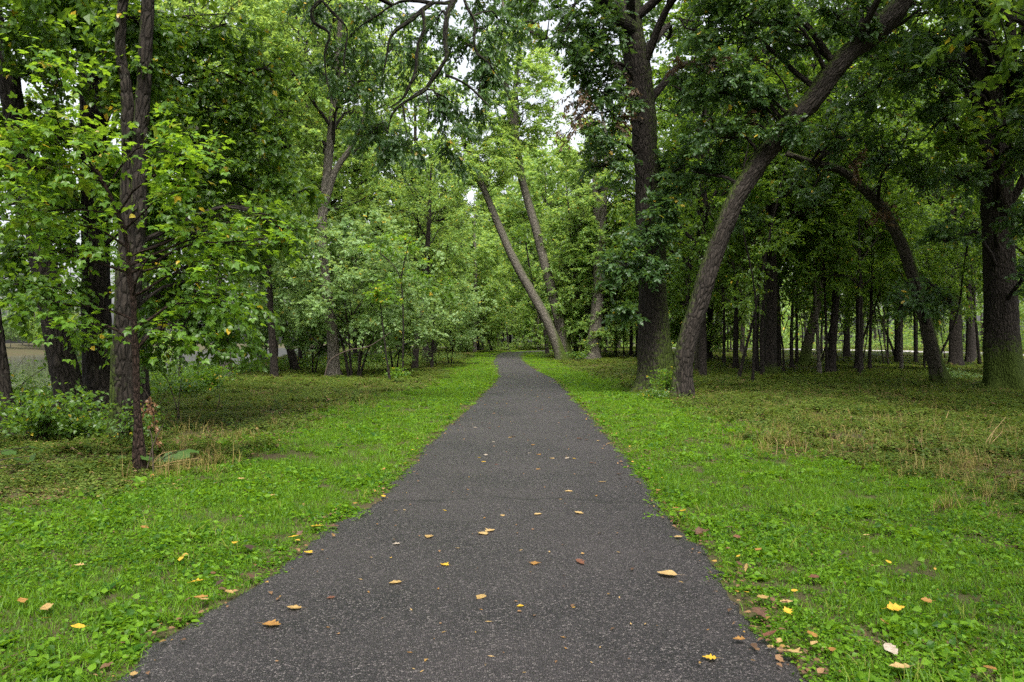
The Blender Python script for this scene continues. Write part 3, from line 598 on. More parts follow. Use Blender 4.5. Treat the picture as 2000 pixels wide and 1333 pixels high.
# ---------- the pale leaning pair and their neighbours past the bend
gm = moss_fn(.5, 2.5, (.8, -.2, .2), .55)
slim("cottonwood_tree", "pale trunk leaning far over the path, front one of the slanting pair", "tree", (1097,703), [(1086,670),(1062,615),(1032,560),(1000,500),(968,425),(935,345),(905,270),(880,190)], 21, 'gold', .85, 'bark_grey', moss=gm, h=21, zs=.7, lift=13)
slim("cottonwood_tree", "pale trunk leaning gently over the path, rear one of the slanting pair", "tree", (1109,701), [(1098,655),(1085,600),(1068,530),(1045,440),(1022,360),(1010,290),(1005,200),(1012,110)], 22, 'gold', .9, 'bark_grey', moss=gm, h=28, fork=[(1010,290),(992,200),(985,100),(982,-20)], zs=.8, lift=16)
slim("tree", "slim moss green trunk standing just behind the slanting pair", "tree", (1124,700), [(1128,620),(1122,520),(1112,420),(1105,350)], 11, 'gold', .8, 'bark_mossy', moss=moss_fn(.5, 3, allover=.35), h=12)
slim("tree", "mossy trunk between the slanting pair and the pale upright trunk", "tree", (1138,701), [(1145,620),(1150,540),(1155,430)], 13, 'gold', .7, 'bark_mossy', moss=moss_fn(.5, 3, allover=.45), h=12)
slim("cottonwood_tree", "stout pale upright trunk at the end of the row past the bend", "tree", (1157,702), [(1163,640),(1169,560),(1172,480),(1178,380),(1186,300),(1172,200)], 28, 'gold', .8, 'bark_grey', lift=6, h=19, fork=[(1172,480),(1165,400),(1163,330),(1168,270)])
slim("tree", "dark trunk slanting away behind the stout pale upright trunk", "tree", (1166,701), [(1176,640),(1190,580),(1205,500)], 12, 'mid', .9, 'bark_dark', h=12)
slim("tree", "dark bent trunk in front of the far end of the path", "tree", (1069,692), [(1064,650),(1050,600),(1042,570)], 8, 'mid', .9, 'bark_dark', h=12)

# ---------- trunks of the shaded wood
WOOD = [
 ("slim mossy trunk just behind the knotted curved oak", (1362,722), [(1366,640),(1370,560),(1368,450)], 13, 'mid', 'bark_mossy', None),
 ("dark trunk in the wood second from the knotted curved oak", (1383,702), [(1386,640),(1388,560)], 14, 'mid', 'bark_dark', None),
 ("straight brown trunk with ivy dark shade, beyond the curved oak", (1436,719), [(1437,650),(1438,560),(1436,450)], 12, 'under', 'bark_dark', None),
 ("grey trunk just before the thick leafy trunk in the wood", (1475,727), [(1476,650),(1478,560),(1480,400)], 13, 'mid', 'bark_oak', None),
 ("thick straight trunk with a mossy foot in the middle of the wood", (1502,734), [(1504,660),(1507,580),(1506,480),(1504,380),(1498,250)], 25, 'tall', 'bark_oak', moss_fn(.9, .9)),
 ("thin dark pole, first of a close pair in the wood", (1546,719), [(1546,640),(1550,560),(1552,450)], 8, 'under', 'bark_dark', None),
 ("thin dark pole, second of a close pair in the wood", (1556,711), [(1556,640),(1555,540),(1553,420)], 7, 'under', 'bark_dark', None),
 ("squat mossy slanting trunk behind the thin pale pole", (1568,714), [(1578,670),(1590,620),(1600,560)], 20, 'mid', 'bark_mossy', moss_fn(.6, 2, allover=.2)),
 ("thin pale pole leaning beside the forked trunk", (1600,731), [(1597,660),(1592,580),(1588,500),(1575,420)], 8, 'under', 'bark_grey', None),
 ("forked brown trunk in the middle of the wood", (1623,729), [(1628,640),(1634,560),(1640,480),(1645,430),(1632,370),(1625,300)], 16, 'tall', 'bark_oak', None),
 ("slim pole touching the foot of the forked trunk", (1614,730), [(1614,650),(1610,560)], 6, 'under', 'bark_dark', None),
 ("short dark trunk in front of the distant road", (1653,699), [(1654,650),(1655,600)], 13, 'mid', 'bark_dark', None),
 ("thin stem slanting toward the forked trunk over the distant road", (1669,720), [(1683,670),(1697,630),(1715,580)], 5, 'under', 'bark_dark', None),
 ("dark upright pole in front of the distant road", (1698,724), [(1700,650),(1702,560)], 7, 'under', 'bark_dark', None),
 ("thin stem slanting toward the mossy arching tree over the distant road", (1748,697), [(1735,660),(1720,620),(1712,580)], 5, 'under', 'bark_dark', None),
 ("pale slim pole before the mossy arching tree", (1760,724), [(1760,650),(1762,560)], 6, 'under', 'bark_grey', None),
 ("dark pole close before the mossy arching tree", (1788,709), [(1787,640),(1785,560)], 7, 'under', 'bark_dark', None),
 ("stout brown trunk between the mossy arching tree and the massive oak", (1866,718), [(1866,650),(1866,560),(1862,450),(1858,300)], 24, 'tall', 'bark_dark', None),
 ("brown trunk second before the massive oak", (1893,710), [(1894,650),(1893,560),(1890,450)], 15, 'mid', 'bark_oak', None),
 ("thin pole nearest the massive oak", (1913,714), [(1908,650),(1902,590)], 6, 'under', 'bark_dark', None),
 ("slim dark pole in the gap between big oak and pale upright trunk", (1202,696), [(1203,650),(1204,600)], 6, 'under', 'bark_dark', None),
 ("darker pole next to the big oak in the gap toward the pale upright trunk", (1232,697), [(1233,650),(1232,600)], 7, 'under', 'bark_dark', None),
]
for lab, b, tp, wpx, kd, bk, ms in WOOD:
    slim("woodland_tree", lab, "tree", b, tp, wpx, kd, .85 if kd == 'tall' else 1.0, bk, "trees of the shaded wood", ms, {'under': 8, 'mid': 12, 'tall': 19}[kd],
         fork=[(1645,430),(1658,390),(1672,330),(1680,250)] if 'forked brown' in lab else None, lift=1.3 if kd == 'under' else .6, zs=1.1)
gw = np.random.default_rng(8)
def too_close(x, y, rad=2.0):
    return off_path(x, y) < 3.2
n = 0; spots = []
while n < 40:                                                  # the rest of the wood, deeper in
    y = 30+80*gw.random()**.8; x = 5+gw.random()*(.85*y+6)
    if float(off_path(x, y)) < (7 if y < 62 else 9) or any((x-a)**2+(y-b)**2 < 5 for a, b in spots): continue
    px = 1000+F*x/y
    if abs(x-(29+(112-y)*.5)) < 6.5 and y > 62: continue
    if y < 45 and px < 1330: continue
    spots.append((x, y)); k = ['mid', 'tall', 'mid', 'under' if y < 50 else 'mid', 'mid', 'tall'][n % 6]; n += 1
    generic("woodland_tree", {'under': "slender low branched tree", 'mid': "middling dark tree", 'tall': "tall canopy tree"}[k]+(" before " if y < 78 else " beyond ")+"the distant road, "+("in the gap by the big oak" if px < 1300 else "behind the curved oak" if px < 1500 else "behind the forked trunk" if px < 1660 else "behind the mossy arching tree" if px < 1840 else "behind the massive oak"), "tree", k, x, y, .85+.35*gw.random(), group="trees deep in the shaded wood")
for k in range(24):                                            # thin poles between the bigger trunks
    y = 25+42*gw.random(); px = 1345+640*gw.random(); x = (px-1000)/F*y; h = 6+4*gw.random(); ln = gw.normal(size=2)*.8*(1 if k % 3 else 2.0); z = float(gz(x, y))
    t = thing("pole_tree", "%s in the shaded wood, %s" % (["thin upright pole", "thin dark stem", "slanting thin stem"][0 if k % 3 == 1 else 1 if k % 3 == 2 else 2], "behind the curved oak" if px < 1480 else "around the thick mossy footed trunk" if px < 1600 else "around the forked trunk" if px < 1700 else "before the mossy arching tree" if px < 1800 else "before the massive oak"), "tree", (x, y, z), "thin poles of the shaded wood")
    me, Q = slim_trunk("pole_trunk", .028+.045*gw.random(), 0, [np.zeros(3), [ln[0]*.3+.25*gw.normal(), ln[1]*.3, h*.3], [ln[0]*.8+.25*gw.normal(), ln[1]*.8, h*.65], [ln[0], ln[1], h]], 'bark_dark', 7, None, .2, k); link("trunk", me, t)
    if k % 2 == 0:
        for nm, m2 in zip(("branches", "foliage"), CR['under'][k // 2 % 2]):
            o = link(nm, m2, t, "stuff"); o.scale = (.75, .75, .9); o.rotation_euler = (0, 0, k)
for x, y, k, s in ((12.5,13,'tall',.95),(15.5,23,'tall',1.),(14.5,1.5,'tall',.95),(8.5,-4,'tall',1),(-8,-6,'tall',.9),(-4.5,-13,'tall',1),(19,16,'mid',1.2),(-13,1,'tall',.95),(8,31,'tall',.8),(24,26,'tall',1),(15.5,33,'under',1.25),(24,34,'under',1.3),(17,36,'mid',1.1),(26,31,'mid',1.1),(14,41,'mid',1.)):  # those nearest and behind the camera are unseen, added to shade the near ground
    generic("shade_tree", ("unseen leafy tree behind the camera, added to shade the near path" if y < 5 else "low tree just behind the curved oak" if k == "under" else "dark tree rising behind the mossy arching tree" if k == "mid" else "tall tree whose crown fills the top above the oaks"), "tree", k, x, y, s, group="trees around the clearing", var=0, rot=x)

# ---------- river side, middle distance
RIV = [
 ("grey trunk standing at the river bank behind the leafy sapling", (443,740), [(440,690),(425,560),(408,430),(395,330)], 22, 'tall', 'bark_grey', .75, 16, None),
 ("dark trunk at the back of the lawn, nearest the river glimpse", (537,737), [(533,680),(528,600),(525,500)], 14, 'mid', 'bark_dark', .9, 12, None),
 ("leaning dark stump like trunk behind the lawn", (578,724), [(566,680),(555,640)], 16, 'mid', 'bark_dark', .8, 11, None),
 ("tall grey forked trunk rising above the bushy box elders", (652,738), [(648,640),(628,480),(640,330),(652,210),(662,90)], 24, 'tall', 'bark_grey', .7, 19, [(634,400),(655,335),(690,280),(720,200)]),
 ("brown trunk at lawn edge, front one of two close together", (810,722), [(815,660),(824,600),(832,530),(838,430)], 13, 'mid', 'bark_oak', .8, 12, None),
 ("grey brown trunk close behind the front one at the lawn edge", (832,708), [(836,640),(840,560),(838,450)], 16, 'mid', 'bark_oak', .9, 13, None),
 ("thin upright trunk standing alone where the lawn narrows", (843,719), [(845,680),(847,640),(848,560)], 6, 'under', 'bark_dark', .7, 8, None),
 ("slim dark trunk at the far lawn corner before the bend", (911,687), [(912,650),(914,600),(916,540)], 5, 'under', 'bark_dark', .9, 9, None),
 ("leaning brown trunk at the far lawn corner before the bend", (935,687), [(930,655),(926,620),(924,560)], 8, 'mid', 'bark_oak', .8, 12, None),
 ("slanting stem behind the far lawn corner", (960,685), [(953,660),(949,630)], 5, 'under', 'bark_dark', .8, 9, None),
 ("lone thin trunk straight ahead where the path bends", (993,684.5), [(991,655),(989,630),(988,590)], 4, 'under', 'bark_dark', .9, 9, None),
]
for lab, b, tp, wpx, kd, bk, s, h, fk in RIV:
    t = slim("riverside_tree", lab, "tree", b, tp, wpx, kd, s, bk, "trees between lawn and river", None, h, fork=fk, lift=6.0 if 'forked' in lab else 1.5 if kd != 'under' else 0)
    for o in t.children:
        if o.name.startswith("foliage"): o.material_slots[0].link = 'OBJECT'; o.material_slots[0].material = M['golden']  # crowns recoloured brighter, light put into the leaf colour
BUSH = [
 ("pale green box elder thicket arching over the lawn behind the two thin saplings", (690,738), 0, 1.0, [(-.6,.2,3.4,.09),(-.2,-.1,4.,.07),(.5,.3,4.2,.08),(.9,-.2,3.4,.06),(-1.3,0,2.6,.05)]),
 ("pale box elder bush next to the brown trunks at the lawn edge", (770,728), 1, .9, [(-.3,.2,3.2,.07),(.4,-.1,3.4,.06)]),
 ("pale box elder bush beside the dark trunks at the back of the lawn", (610,733), 1, .85, [(0,.1,3.2,.06),(.5,-.2,2.8,.05)]),
 ("light green bush leaning to the path by the lone thin trunk", (880,712), 0, .8, [(.2,.1,3.4,.06),(-.4,0,3,.05)]),
]
for lab, b, v, s, stems in BUSH:
    p = G(*b); z = float(gz(p[0], p[1])); t = thing("box_elder_bush", lab, "bush", (p[0], p[1], z), "box elder bushes along the lawn"); t.scale = (s, s, s)
    for (dx, dy, hh, r) in stems:
        bb = Buf(); q = catmull([[dx*.3, dy*.3, -.25], [dx*.35, dy*.35, .1], [dx*.8, dy, hh*.4], [dx*1.5, dy*1.5, hh*.75], [dx*1.8, dy*1.6, hh]], .25); tube(bb, q, np.linspace(r, .012, len(q)), 9, None, .12); link("stem", bb.mesh("stem", M['bark_dark'], uvec=True), t)
    link("branches", CR['bush'][v][0], t, "stuff"); link("foliage", CR['bush'][v][1], t, "stuff")
for x, y, k, s, lab in ((-13,40,'bush',1.1,"pale bush at the river bank under the tall forked trunk"),(-9.5,46,'bush',1.2,"pale bush behind the box elder thicket"),(-16,47,'tall',.95,"tall tree on the river bank behind the box elders"),(-10.5,56,'gold',1.05,"golden green tree behind the pale bushes"),(-6.5,63,'gold',.8,"golden green tree near the far lawn corner"),
      (-14,66,'tall',1.,"tall tree far along the river bank"),(-3.5,88,'gold',.9,"sunlit golden tree closing the end of the path"),(3.5,96,'gold',1.0,"sunlit tree straight behind the bend"),(-9,84,'gold',1.1,"dark tree behind the far lawn corner"),(12,104,'gold',1.1,"sunlit tree beyond the slanting pair"),(-16.5,35,'under',1.0,"low tree hanging over the river bank"),(-18,54,'mid',1.1,"river bank tree behind the thicket"),(-12.6,28,'under',.9,"low branched tree by the river glimpse"),
      (9.6,76,'gold',.9,"dark tree behind the slanting pair"),(10,66,'under',1.1,"low tree behind the stout pale trunk"),(13,72,'mid',1.0,"full tree behind the stout pale trunk"),(-24,75,'tall',1.1,"tall tree far upstream on the bank"),(-7.5,72,'under',1.2,"low leafy tree before the bend"),(-2,106,'gold',1.2,"dark tree beyond the bend"),(17,84,'tall',.9,"tall tree rising behind the far end of the wood edge"),(-12,93,'tall',.9,"tall tree beyond the far lawn corner"),
      (-12.5,44,'tall',1.05,"tall tree rising behind the box elder thicket"),(-13.5,52,'tall',1.25,"tallest tree crown above the river bank"),(-7.5,58,'tall',1.1,"tall tree behind the brown lawn edge trunks"),(-11,72,'gold',1.3,"tall tree above the far lawn corner"),(-4,80,'gold',1.3,"tall tree over the lawn side of the bend"),(-19,40,'tall',1.1,"tall tree over the river glimpse"),(-20,62,'tall',1.3,"towering tree far along the bank"),
      (12.5,60,'gold',.9,"golden green tree in the gap beside the big oak"),(5.2,108,'gold',1.9,"tall feathery tree filling the sky gap over the bend"),(8.5,118,'gold',1.9,"feathery tree farther behind the sky gap"),(.5,125,'gold',2.1,"highest feathery crown straight over the path"),(11.5,48,'under',1.2,"low tree in the gap behind the big oak"),(7.2,64,'gold',.8,"light green tree just behind the pale upright trunk"),(15,58,'gold',1.1,"golden green tree behind the big oak"),(-1.5,114,'gold',1.5,"tall tree in the far middle beyond the bend"),(3.2,90,'gold',.7,"light green tree between the slanting pair"),(14,97,'gold',1.4,"tall tree beyond the pale upright trunk"),(-22,30,'mid',1.1,"full tree leaning over the water"),(-7,102,'gold',1.6,"tall tree closing the lawn side of the far view")):
    generic("riverside_tree" if x < 0 else "far_tree", lab, "bush" if k == 'bush' else "tree", k, x, y, s, group="trees around the bend and bank")
gb = np.random.default_rng(15)
for k in range(34):                                            # far bank of the river
    y = 30+k*6.2+4*gb.random(); x = float(bank(y))-89-9*gb.random()
    generic("far_bank_tree", {"mid": "dark rounded tree", "bush": "pale low bush", "gold": "yellow green tree"}[["mid", "bush", "gold", "mid", "bush"][k % 5]]+" lining the far bank of the river", "tree", ['mid', 'bush', 'gold', 'mid', 'bush'][k % 5], x, y, .85+.4*gb.random()*(1+k % 2), group="trees on the far river bank")

# ---------- two thin saplings on the lawn
def thin_sapling(label, base, pts, wpx, masses, kind, branch=()):
    seed_i[0] += 1; g = np.random.default_rng(seed_i[0]); b = G(*base); d = b[1]; o = np.array([b[0], d, float(gz(b[0], d))]); t = thing("lawn_sapling", label, "tree", o, "thin saplings on the lawn")
    q = catmull([np.array([0,0,-.2]), np.zeros(3)]+[P(a, c, d)-o for a, c in pts], .15); bb = Buf(); r = px_r(wpx, d)/2; tube(bb, q, np.linspace(r, r*.3, len(q)), 10, None, .1, .2, 0.); tr = link("trunk", bb.mesh("sapling_trunk", M['bark_dark'], uvec=True), t)
    for br in branch:
        bb = Buf(); qq = catmull([P(a, c, d)-o for a, c in br], .15); tube(bb, qq, np.linspace(r*.6, r*.15, len(qq)), 7); link("limb", bb.mesh("limb", M['bark_dark'], uvec=True), tr)
    wb, lb = Buf(), Buf()
    for cx, cyy, rx, ry, ns in masses:
        C = P(cx, cyy, d)-o; i = int(np.argmin(np.linalg.norm(q-C, axis=1))); S, D = blob(wb, g, q[i], .012, C, np.array([px_r(rx, d), .5, px_r(ry, d)]), ns, 4); foliage(lb, S, D, kind, g, .04)
    link("branches", wb.mesh("sapling_branches", M['bark_dark'], uvec=True), t, "stuff"); link("foliage", lb.mesh("sapling_foliage", M[LEAF[kind][1]], smooth=False), t, "stuff")
thin_sapling("thin bent sapling on the lawn with a few large bright leaves", (762,748), [(755,700),(748,640),(744,600),(742,570)], 5, [(750,570,40,30,8),(735,590,25,20,4)], 'boxelder')
thin_sapling("taller straight thin sapling on the lawn with forked top", (787,744), [(787,700),(788,640),(786,580),(780,540),(765,515),(742,495)], 5, [(850,560,50,25,9),(790,470,40,30,7),(745,480,30,20,5),(815,530,35,20,5)], 'boxelder', [[(783,545),(790,510),(797,480),(800,455)]])

# ---------- shrubs and weeds
def shrub(name, label, p, rad, hgt, kind, nstem=9, scale=.8, m=7, cat="shrub"):
    seed_i[0] += 1; g = np.random.default_rng(seed_i[0]); o = np.array([p[0], p[1], float(gz(p[0], p[1]))]); t = thing(name, label, cat, o); sb, lb = Buf(), Buf(); SS, DD = [], []
    for k in range(nstem):
        a = g.random()*6.28; rr = rad*(.3+.7*g.random()); hh = hgt*(.5+.5*g.random()); e = np.array([math.cos(a)*rr, math.sin(a)*rr, hh]); q = catmull([[e[0]*.1, e[1]*.1, -.08], [e[0]*.4, e[1]*.4, hh*.6], e], .08); tube(sb, q, np.linspace(.010, .003, len(q)), 4)
        i = (len(q)*(.3+.7*g.random(7))).astype(int).clip(0, len(q)-2); SS.append(q[i]); DD.append(unit(np.c_[g.normal(size=(7, 2)), .25*g.random(7)]))
    foliage(lb, np.vstack(SS), np.vstack(DD), kind, g, .02, 0, scale, m)
    link("stems", sb.mesh("shrub_stems", M['bark_dark'], uvec=True), t, "stuff"); link("foliage", lb.mesh("shrub_foliage", M[LEAF[kind][1]], smooth=False), t, "stuff")
shrub("riverside_shrub", "green shrub on the bank before the bright water", (-9.9, 14.3), 1.1, 1.25, 'basswood', 26, .6)
shrub("riverside_shrub", "low shrub between slanting edge trunk and leaning basswood", G(70, 868), 1.0, .85, 'basswood', 24, .7)
shrub("riverside_shrub", "dark weeds at the foot of the leaning basswood", G(190, 862), .6, .40, 'basswood', 12, .6)
shrub("riverside_shrub", "leafy plant climbing at the foot of the twin stemmed basswood", G(262, 872), .3, .75, 'basswood', 9, .55)
shrub("bank_shrub", "bright green shrub by the river glimpse behind the basswoods", (-9.2, 22.5), .9, .9, 'boxelder', 16, .7)
shrub("bank_shrub", "dark shrub at the lawn rim under the sapling leaves", (-8.8, 20.0), .8, .6, 'basswood', 13, .8)
shrub("bank_shrub", "tall dark shrub against the river behind the basswood clump", (-10.2, 18.0), 1.0, 1.8, 'basswood', 22, .9)
shrub("bank_shrub", "tall bush hiding the water behind the upright basswood", (-11.6, 20.5), 1.3, 2.4, 'basswood', 26, 1.0)
shrub("bank_shrub", "tall bush on the bank toward the low hanging tree", (-12.2, 25.5), 1.5, 2.3, 'golden', 26, .7)
shrub("riverside_shrub", "dark leafy weeds filling the corner below the slanting edge trunk", (-7.4, 9.6), 1.0, .7, 'basswood', 24, .7)
shrub("riverside_shrub", "shaded weeds around the base of the basswood clump", (-6.6, 11.2), 1.1, .5, 'basswood', 22, .65)
shrub("lawn_shrub", "small bright bush at the foot of the two thin saplings", G(777, 746), .42, .62, 'boxelder', 13, .55)
shrub("oak_weed", "leafy weeds wedged between the big oak and the curved oak", G(1300, 776), .35, .8, 'boxelder', 9, .5)
shrub("oak_weed", "weeds at the near foot of the big straight oak", G(1282, 782), .5, .28, 'basswood', 10, .6)
shrub("tree_foot_shrub", "low green shrub between the slanting pair and pale upright trunk", G(1126, 704), 1.0, .8, 'basswood', 12, 1.1)
shrub("edge_shrub", "low plant beside the mossy foot of the arching tree", G(1862, 745), .5, .4, 'pale', 10, .6)
def weed_band(name, label, pts, nn, hgt, kind, sp, scale=.8):
    """low unmown growth too dense to count"""
    seed_i[0] += 1; g = np.random.default_rng(seed_i[0]); sb, lb = Buf(), Buf(); pts = np.array(pts); SS, DD = [], []
    for k in range(nn):
        u = g.random()*(len(pts)-1); i = int(u); p = pts[i]*(1-u+i)+pts[i+1]*(u-i); p = p+g.normal(size=2)*sp; z = float(gz(p[0], p[1])); hh = hgt*(.4+.8*g.random())
        e = np.array([p[0]+.2*g.normal(), p[1]+.2*g.normal(), z+hh]); q = np.array([[p[0], p[1], z-.05], .5*(e+[p[0], p[1], z])+[0, 0, .1*hh], e]); tube(sb, q, [.008, .006, .003], 3)
        tt = .25+.75*g.random(5); SS.append(q[0]*(1-tt)[:, None]+e*tt[:, None]); DD.append(unit(np.c_[g.normal(size=(5, 2)), .2*g.random(5)]))
    foliage(lb, np.vstack(SS), np.vstack(DD), kind, g, .015, .01, scale, 6); o = link(name, lb.mesh(name, M[LEAF[kind][1]], smooth=False), None, "stuff"); tag(o, label, "undergrowth"); link("stems", sb.mesh("stems", M['bark_dark'], uvec=True), o)
weed_band("undergrowth", "dense green weeds along the river bank behind the lawn", [(-13.5,30),(-13.8,36),(-12,42),(-10.5,48),(-9,56)], 330, .7, 'basswood', .9, 1.1)
weed_band("undergrowth", "fern like growth behind the brown lawn edge trunks", [(-10,40),(-8,46),(-6.6,54),(-5,62)], 220, .6, 'golden', .7, .55)
weed_band("undergrowth", "rank weeds under the riverside basswood clump", [(-10,8),(-9.6,11),(-9.8,14),(-9.9,17),(-10.6,22),(-11.5,27)], 380, .55, 'basswood', .75, .7)
weed_band("undergrowth", "leafy brush on the far side of the distant road", [(20,122),(36,110),(48,96),(58,84),(70,76)], 260, 1.3, 'golden', 2.0, 1.1)
weed_band("undergrowth", "low leafy growth across the far side of the bend", [(-6,84),(-2,92),(4,99),(12,104)], 200, 1.0, 'golden', 1.5, .9)

M['bigleaf'] = leaf_mat("broad_weed_leaf", (.030,.070,.014), (.060,.120,.025), (.14,.24,.03), tfac=.35, spec=.25, rough=.6)
def broad_weed(label, base, dpt, lv):
    """large single leaves on stalks"""
    from mathutils import Matrix
    seed_i[0] += 1; g = np.random.default_rng(seed_i[0]); o = np.array([base[0], base[1], float(gz(base[0], base[1]))]); t = thing("broad_leaved_weed", label, "plant", o)
    th = np.linspace(0, 2*math.pi, 15)[:-1]; rr = .5*(1+.16*np.cos(th*5)+.05*np.cos(th*11)); ov = np.c_[rr*np.sin(th)*.95, .45-rr*np.cos(th)*1.05, .05*np.cos(th*2)]
    ov[0] = (0, .02, 0); ov[7] = (0, 1.08, -.12); v = np.vstack([ov, [[0, .42, -.03]]]); f = np.array([[14, i, (i+1) % 14] for i in range(14)]); c = np.zeros((15, 4)); c[:, 0] = .5; bf = Buf(); bf.add(v, f, c); me = bf.mesh("broad_leaf", M['bigleaf'])
    sb = Buf()
    for (px, py, s, yaw) in lv:
        p = P(px, py, dpt+.25*g.normal())-o; q = catmull([[.05*g.normal(), .05*g.normal(), -.03], [p[0]*.6, p[1]*.6, p[2]*.7], p], .06); tube(sb, q, np.linspace(.006, .003, len(q)), 4)
        ax = unit(np.array([math.cos(yaw), .35*math.sin(yaw)-.2, -.22])); nr = np.array([.45*g.normal(), -.25+.4*g.normal(), 1.]); B = unit(np.cross(nr, ax)); N = np.cross(ax, B); mt = np.eye(4); s *= .72; mt[:3, 0] = B*s; mt[:3, 1] = ax*s; mt[:3, 2] = N*s; mt[:3, 3] = p
        lo = link("leaf", me, t); lo.matrix_local = Matrix(mt.tolist())
    link("stalk", sb.mesh("stalk", M['bark_mossy'], uvec=True), t)
broad_weed("large toothed leaves hanging at the frame edge above the lawn", (-6.3, 8.3), 8.1, [(60,872,.20,0),(30,895,.22,.2),(85,906,.22,-.2),(50,928,.20,.5),(15,915,.2,3),(95,950,.18,-.6),(20,940,.2,2.6),(5,880,.2,.4),(70,890,.16,2.)])
broad_weed("broad dark leaves around the foot of the reddish sapling", (-4.25, 8.55), 8.5, [(240,893,.20,3.),(258,888,.22,2.5),(275,890,.18,1.),(305,897,.24,.3),(320,890,.20,.5),(345,885,.22,0),(365,878,.18,.4),(205,935,.16,2.4),(230,928,.16,.9),(250,940,.16,1.7)])

# ---------- dead twigs and dry stalks
M['straw'] = simple("dry_straw", (.36,.25,.12), .8)
def stalks(name, label, lines, d0, r, mat, cat):
    o = None; ps = [[P(a, b, d0) for a, b in ln] for ln in lines]; base = np.array(ps[0][0]); base[2] = float(gz(base[0], base[1])); t = thing(name, label, cat, base)
    for ln in ps:
        ln = np.array(ln); ln[0, 2] = float(gz(ln[0, 0], ln[0, 1]))-.03; bb = Buf(); q = catmull(ln-base, .06); tube(bb, q, np.linspace(r, r*.4, len(q)), 5); link("stalk", bb.mesh("stalk", mat, uvec=True), t)
stalks("dry_stalks", "tall straw coloured stalks leaning before the massive oak", [[(1912,880),(1935,850),(1965,815)],[(1915,882),(1940,862),(1958,843)],[(1925,872),(1938,850),(1946,835)]], _solve(882), .006, M['straw'], "dry grass")
stalks("dry_stalks", "broken upright straw stalks amid the weeds before the wood", [[(1790,882),(1795,862),(1788,848)],[(1798,885),(1800,870),(1801,838)],[(1785,880),(1780,868),(1778,855)]], _solve(886), .005, M['straw'], "dry grass")
stalks("dry_stalks", "single bleached stalk standing in the weeds before the curved oak", [[(1845,822),(1850,812),(1853,802)]], _solve(824), .008, M['straw'], "dry grass")
stalks("dry_stalks", "cut straw stubble where lawn meets weeds on the wood side", [[(1515,880),(1518,865),(1510,852)],[(1555,890),(1553,872),(1550,860)],[(1572,893),(1574,875),(1578,864)],[(1535,884),(1532,872),(1540,862)]], _solve(892), .005, M['straw'], "dry grass")
stalks("dry_stalks", "tangle of dry stalks at the foot of the reddish sapling", [[(285,905),(310,890),(345,880)],[(280,920),(330,905),(390,895)],[(270,925),(300,905),(320,880)],[(262,935),(290,915),(360,905)]], _solve(925), .004, M['straw'], "dry grass")
M['twig'] = simple("dead_twig", (.06,.045,.035), .9)
stalks("dead_branch", "dark bare branch propped against the reddish sapling", [[(283,910),(300,868),(320,828)],[(300,868),(296,850),(288,840)]], _solve(930), .009, M['twig'], "branch")
stalks("dead_branch", "thin dead stick slanting from the lawn before the river shrub", [[(418,808),(428,785),(430,735)]], _solve(812), .008, M['twig'], "branch")
stalks("dead_branch", "bare grey branch drooping to the lawn behind the sapling", [[(358,830),(345,795),(330,750),(318,725)],[(345,795),(352,760),(356,735)]], _solve(835), .012, M['twig'], "branch")
stalks("dead_branch", "long dark branch arching low beneath the box elder thicket", [[(632,738),(645,705),(680,685),(720,677),(762,650)]], _solve(742), .035, M['twig'], "branch")
def dead_sprig():
    g = np.random.default_rng(3); p = P(302, 805, 8.7); t = thing("withered_sprig", "withered rusty brown leaf spray hanging beside the reddish sapling", "dead leaves", p); lb, sb = Buf(), Buf()
    a = P(282, 760, 8.65)-p; q = catmull([a, a*.4+[0, 0, .02], [0, 0, -.1], [.02, 0, -.45]], .05); tube(sb, q, np.linspace(.006, .003, len(q)), 4); i = g.integers(2, len(q)-1, 16)
    spray_leaves(lb, q[i], unit(np.c_[g.normal(size=(16, 2)), -.8-.3*g.random(16)]), 4, .10, .055, T_OVATE, g, .8, .4, 0, 1.0, .8)
    link("stem", sb.mesh("stem", M['twig'], uvec=True), t); link("leaves", lb.mesh("withered_leaves", leaf_mat("withered_leaf", (.2,.1,.05), (.3,.16,.08), (.3,.15,.06), brown=(.30,.155,.075), tfac=.3), smooth=False), t, "stuff")
dead_sprig()

# ------------------------------------------------------------------ far woodland that reads as one mass
def far_wood():
    g = np.random.default_rng(91); lb, wb = Buf(), Buf(); S, D = [], []
    for k in range(300):
        a = R(-62+124*g.random()); d = 118+45*g.random(); x, y = math.sin(a)*d, math.cos(a)*d
        if x < float(bank(min(y, 110)))-3 and x > float(bank(min(y, 110)))-88: continue
        h = 11+9*g.random(); z = float(gz(x, y)); tube(wb, catmull([[x, y, z-.3], [x+.3*g.normal(), y, z+h*.5], [x+.6*g.normal(), y, z+h]], 2.), 0.2, 6)
        m = 52; u = g.random(m); r = 3.4*np.sin(math.pi*(.12+.8*u)); th = g.random(m)*6.28
        S.append(np.c_[x+r*np.cos(th), y+r*np.sin(th), z+.2+(h-.2)*u**1.25]); D.append(unit(np.c_[np.cos(th), np.sin(th), .3*g.normal(size=m)]))
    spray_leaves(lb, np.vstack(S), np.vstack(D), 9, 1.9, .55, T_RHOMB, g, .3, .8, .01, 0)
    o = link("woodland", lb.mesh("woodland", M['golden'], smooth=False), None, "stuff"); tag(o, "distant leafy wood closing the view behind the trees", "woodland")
    link("trunks", wb.mesh("woodland_trunks", M['bark_dark'], uvec=True), o)
far_wood()

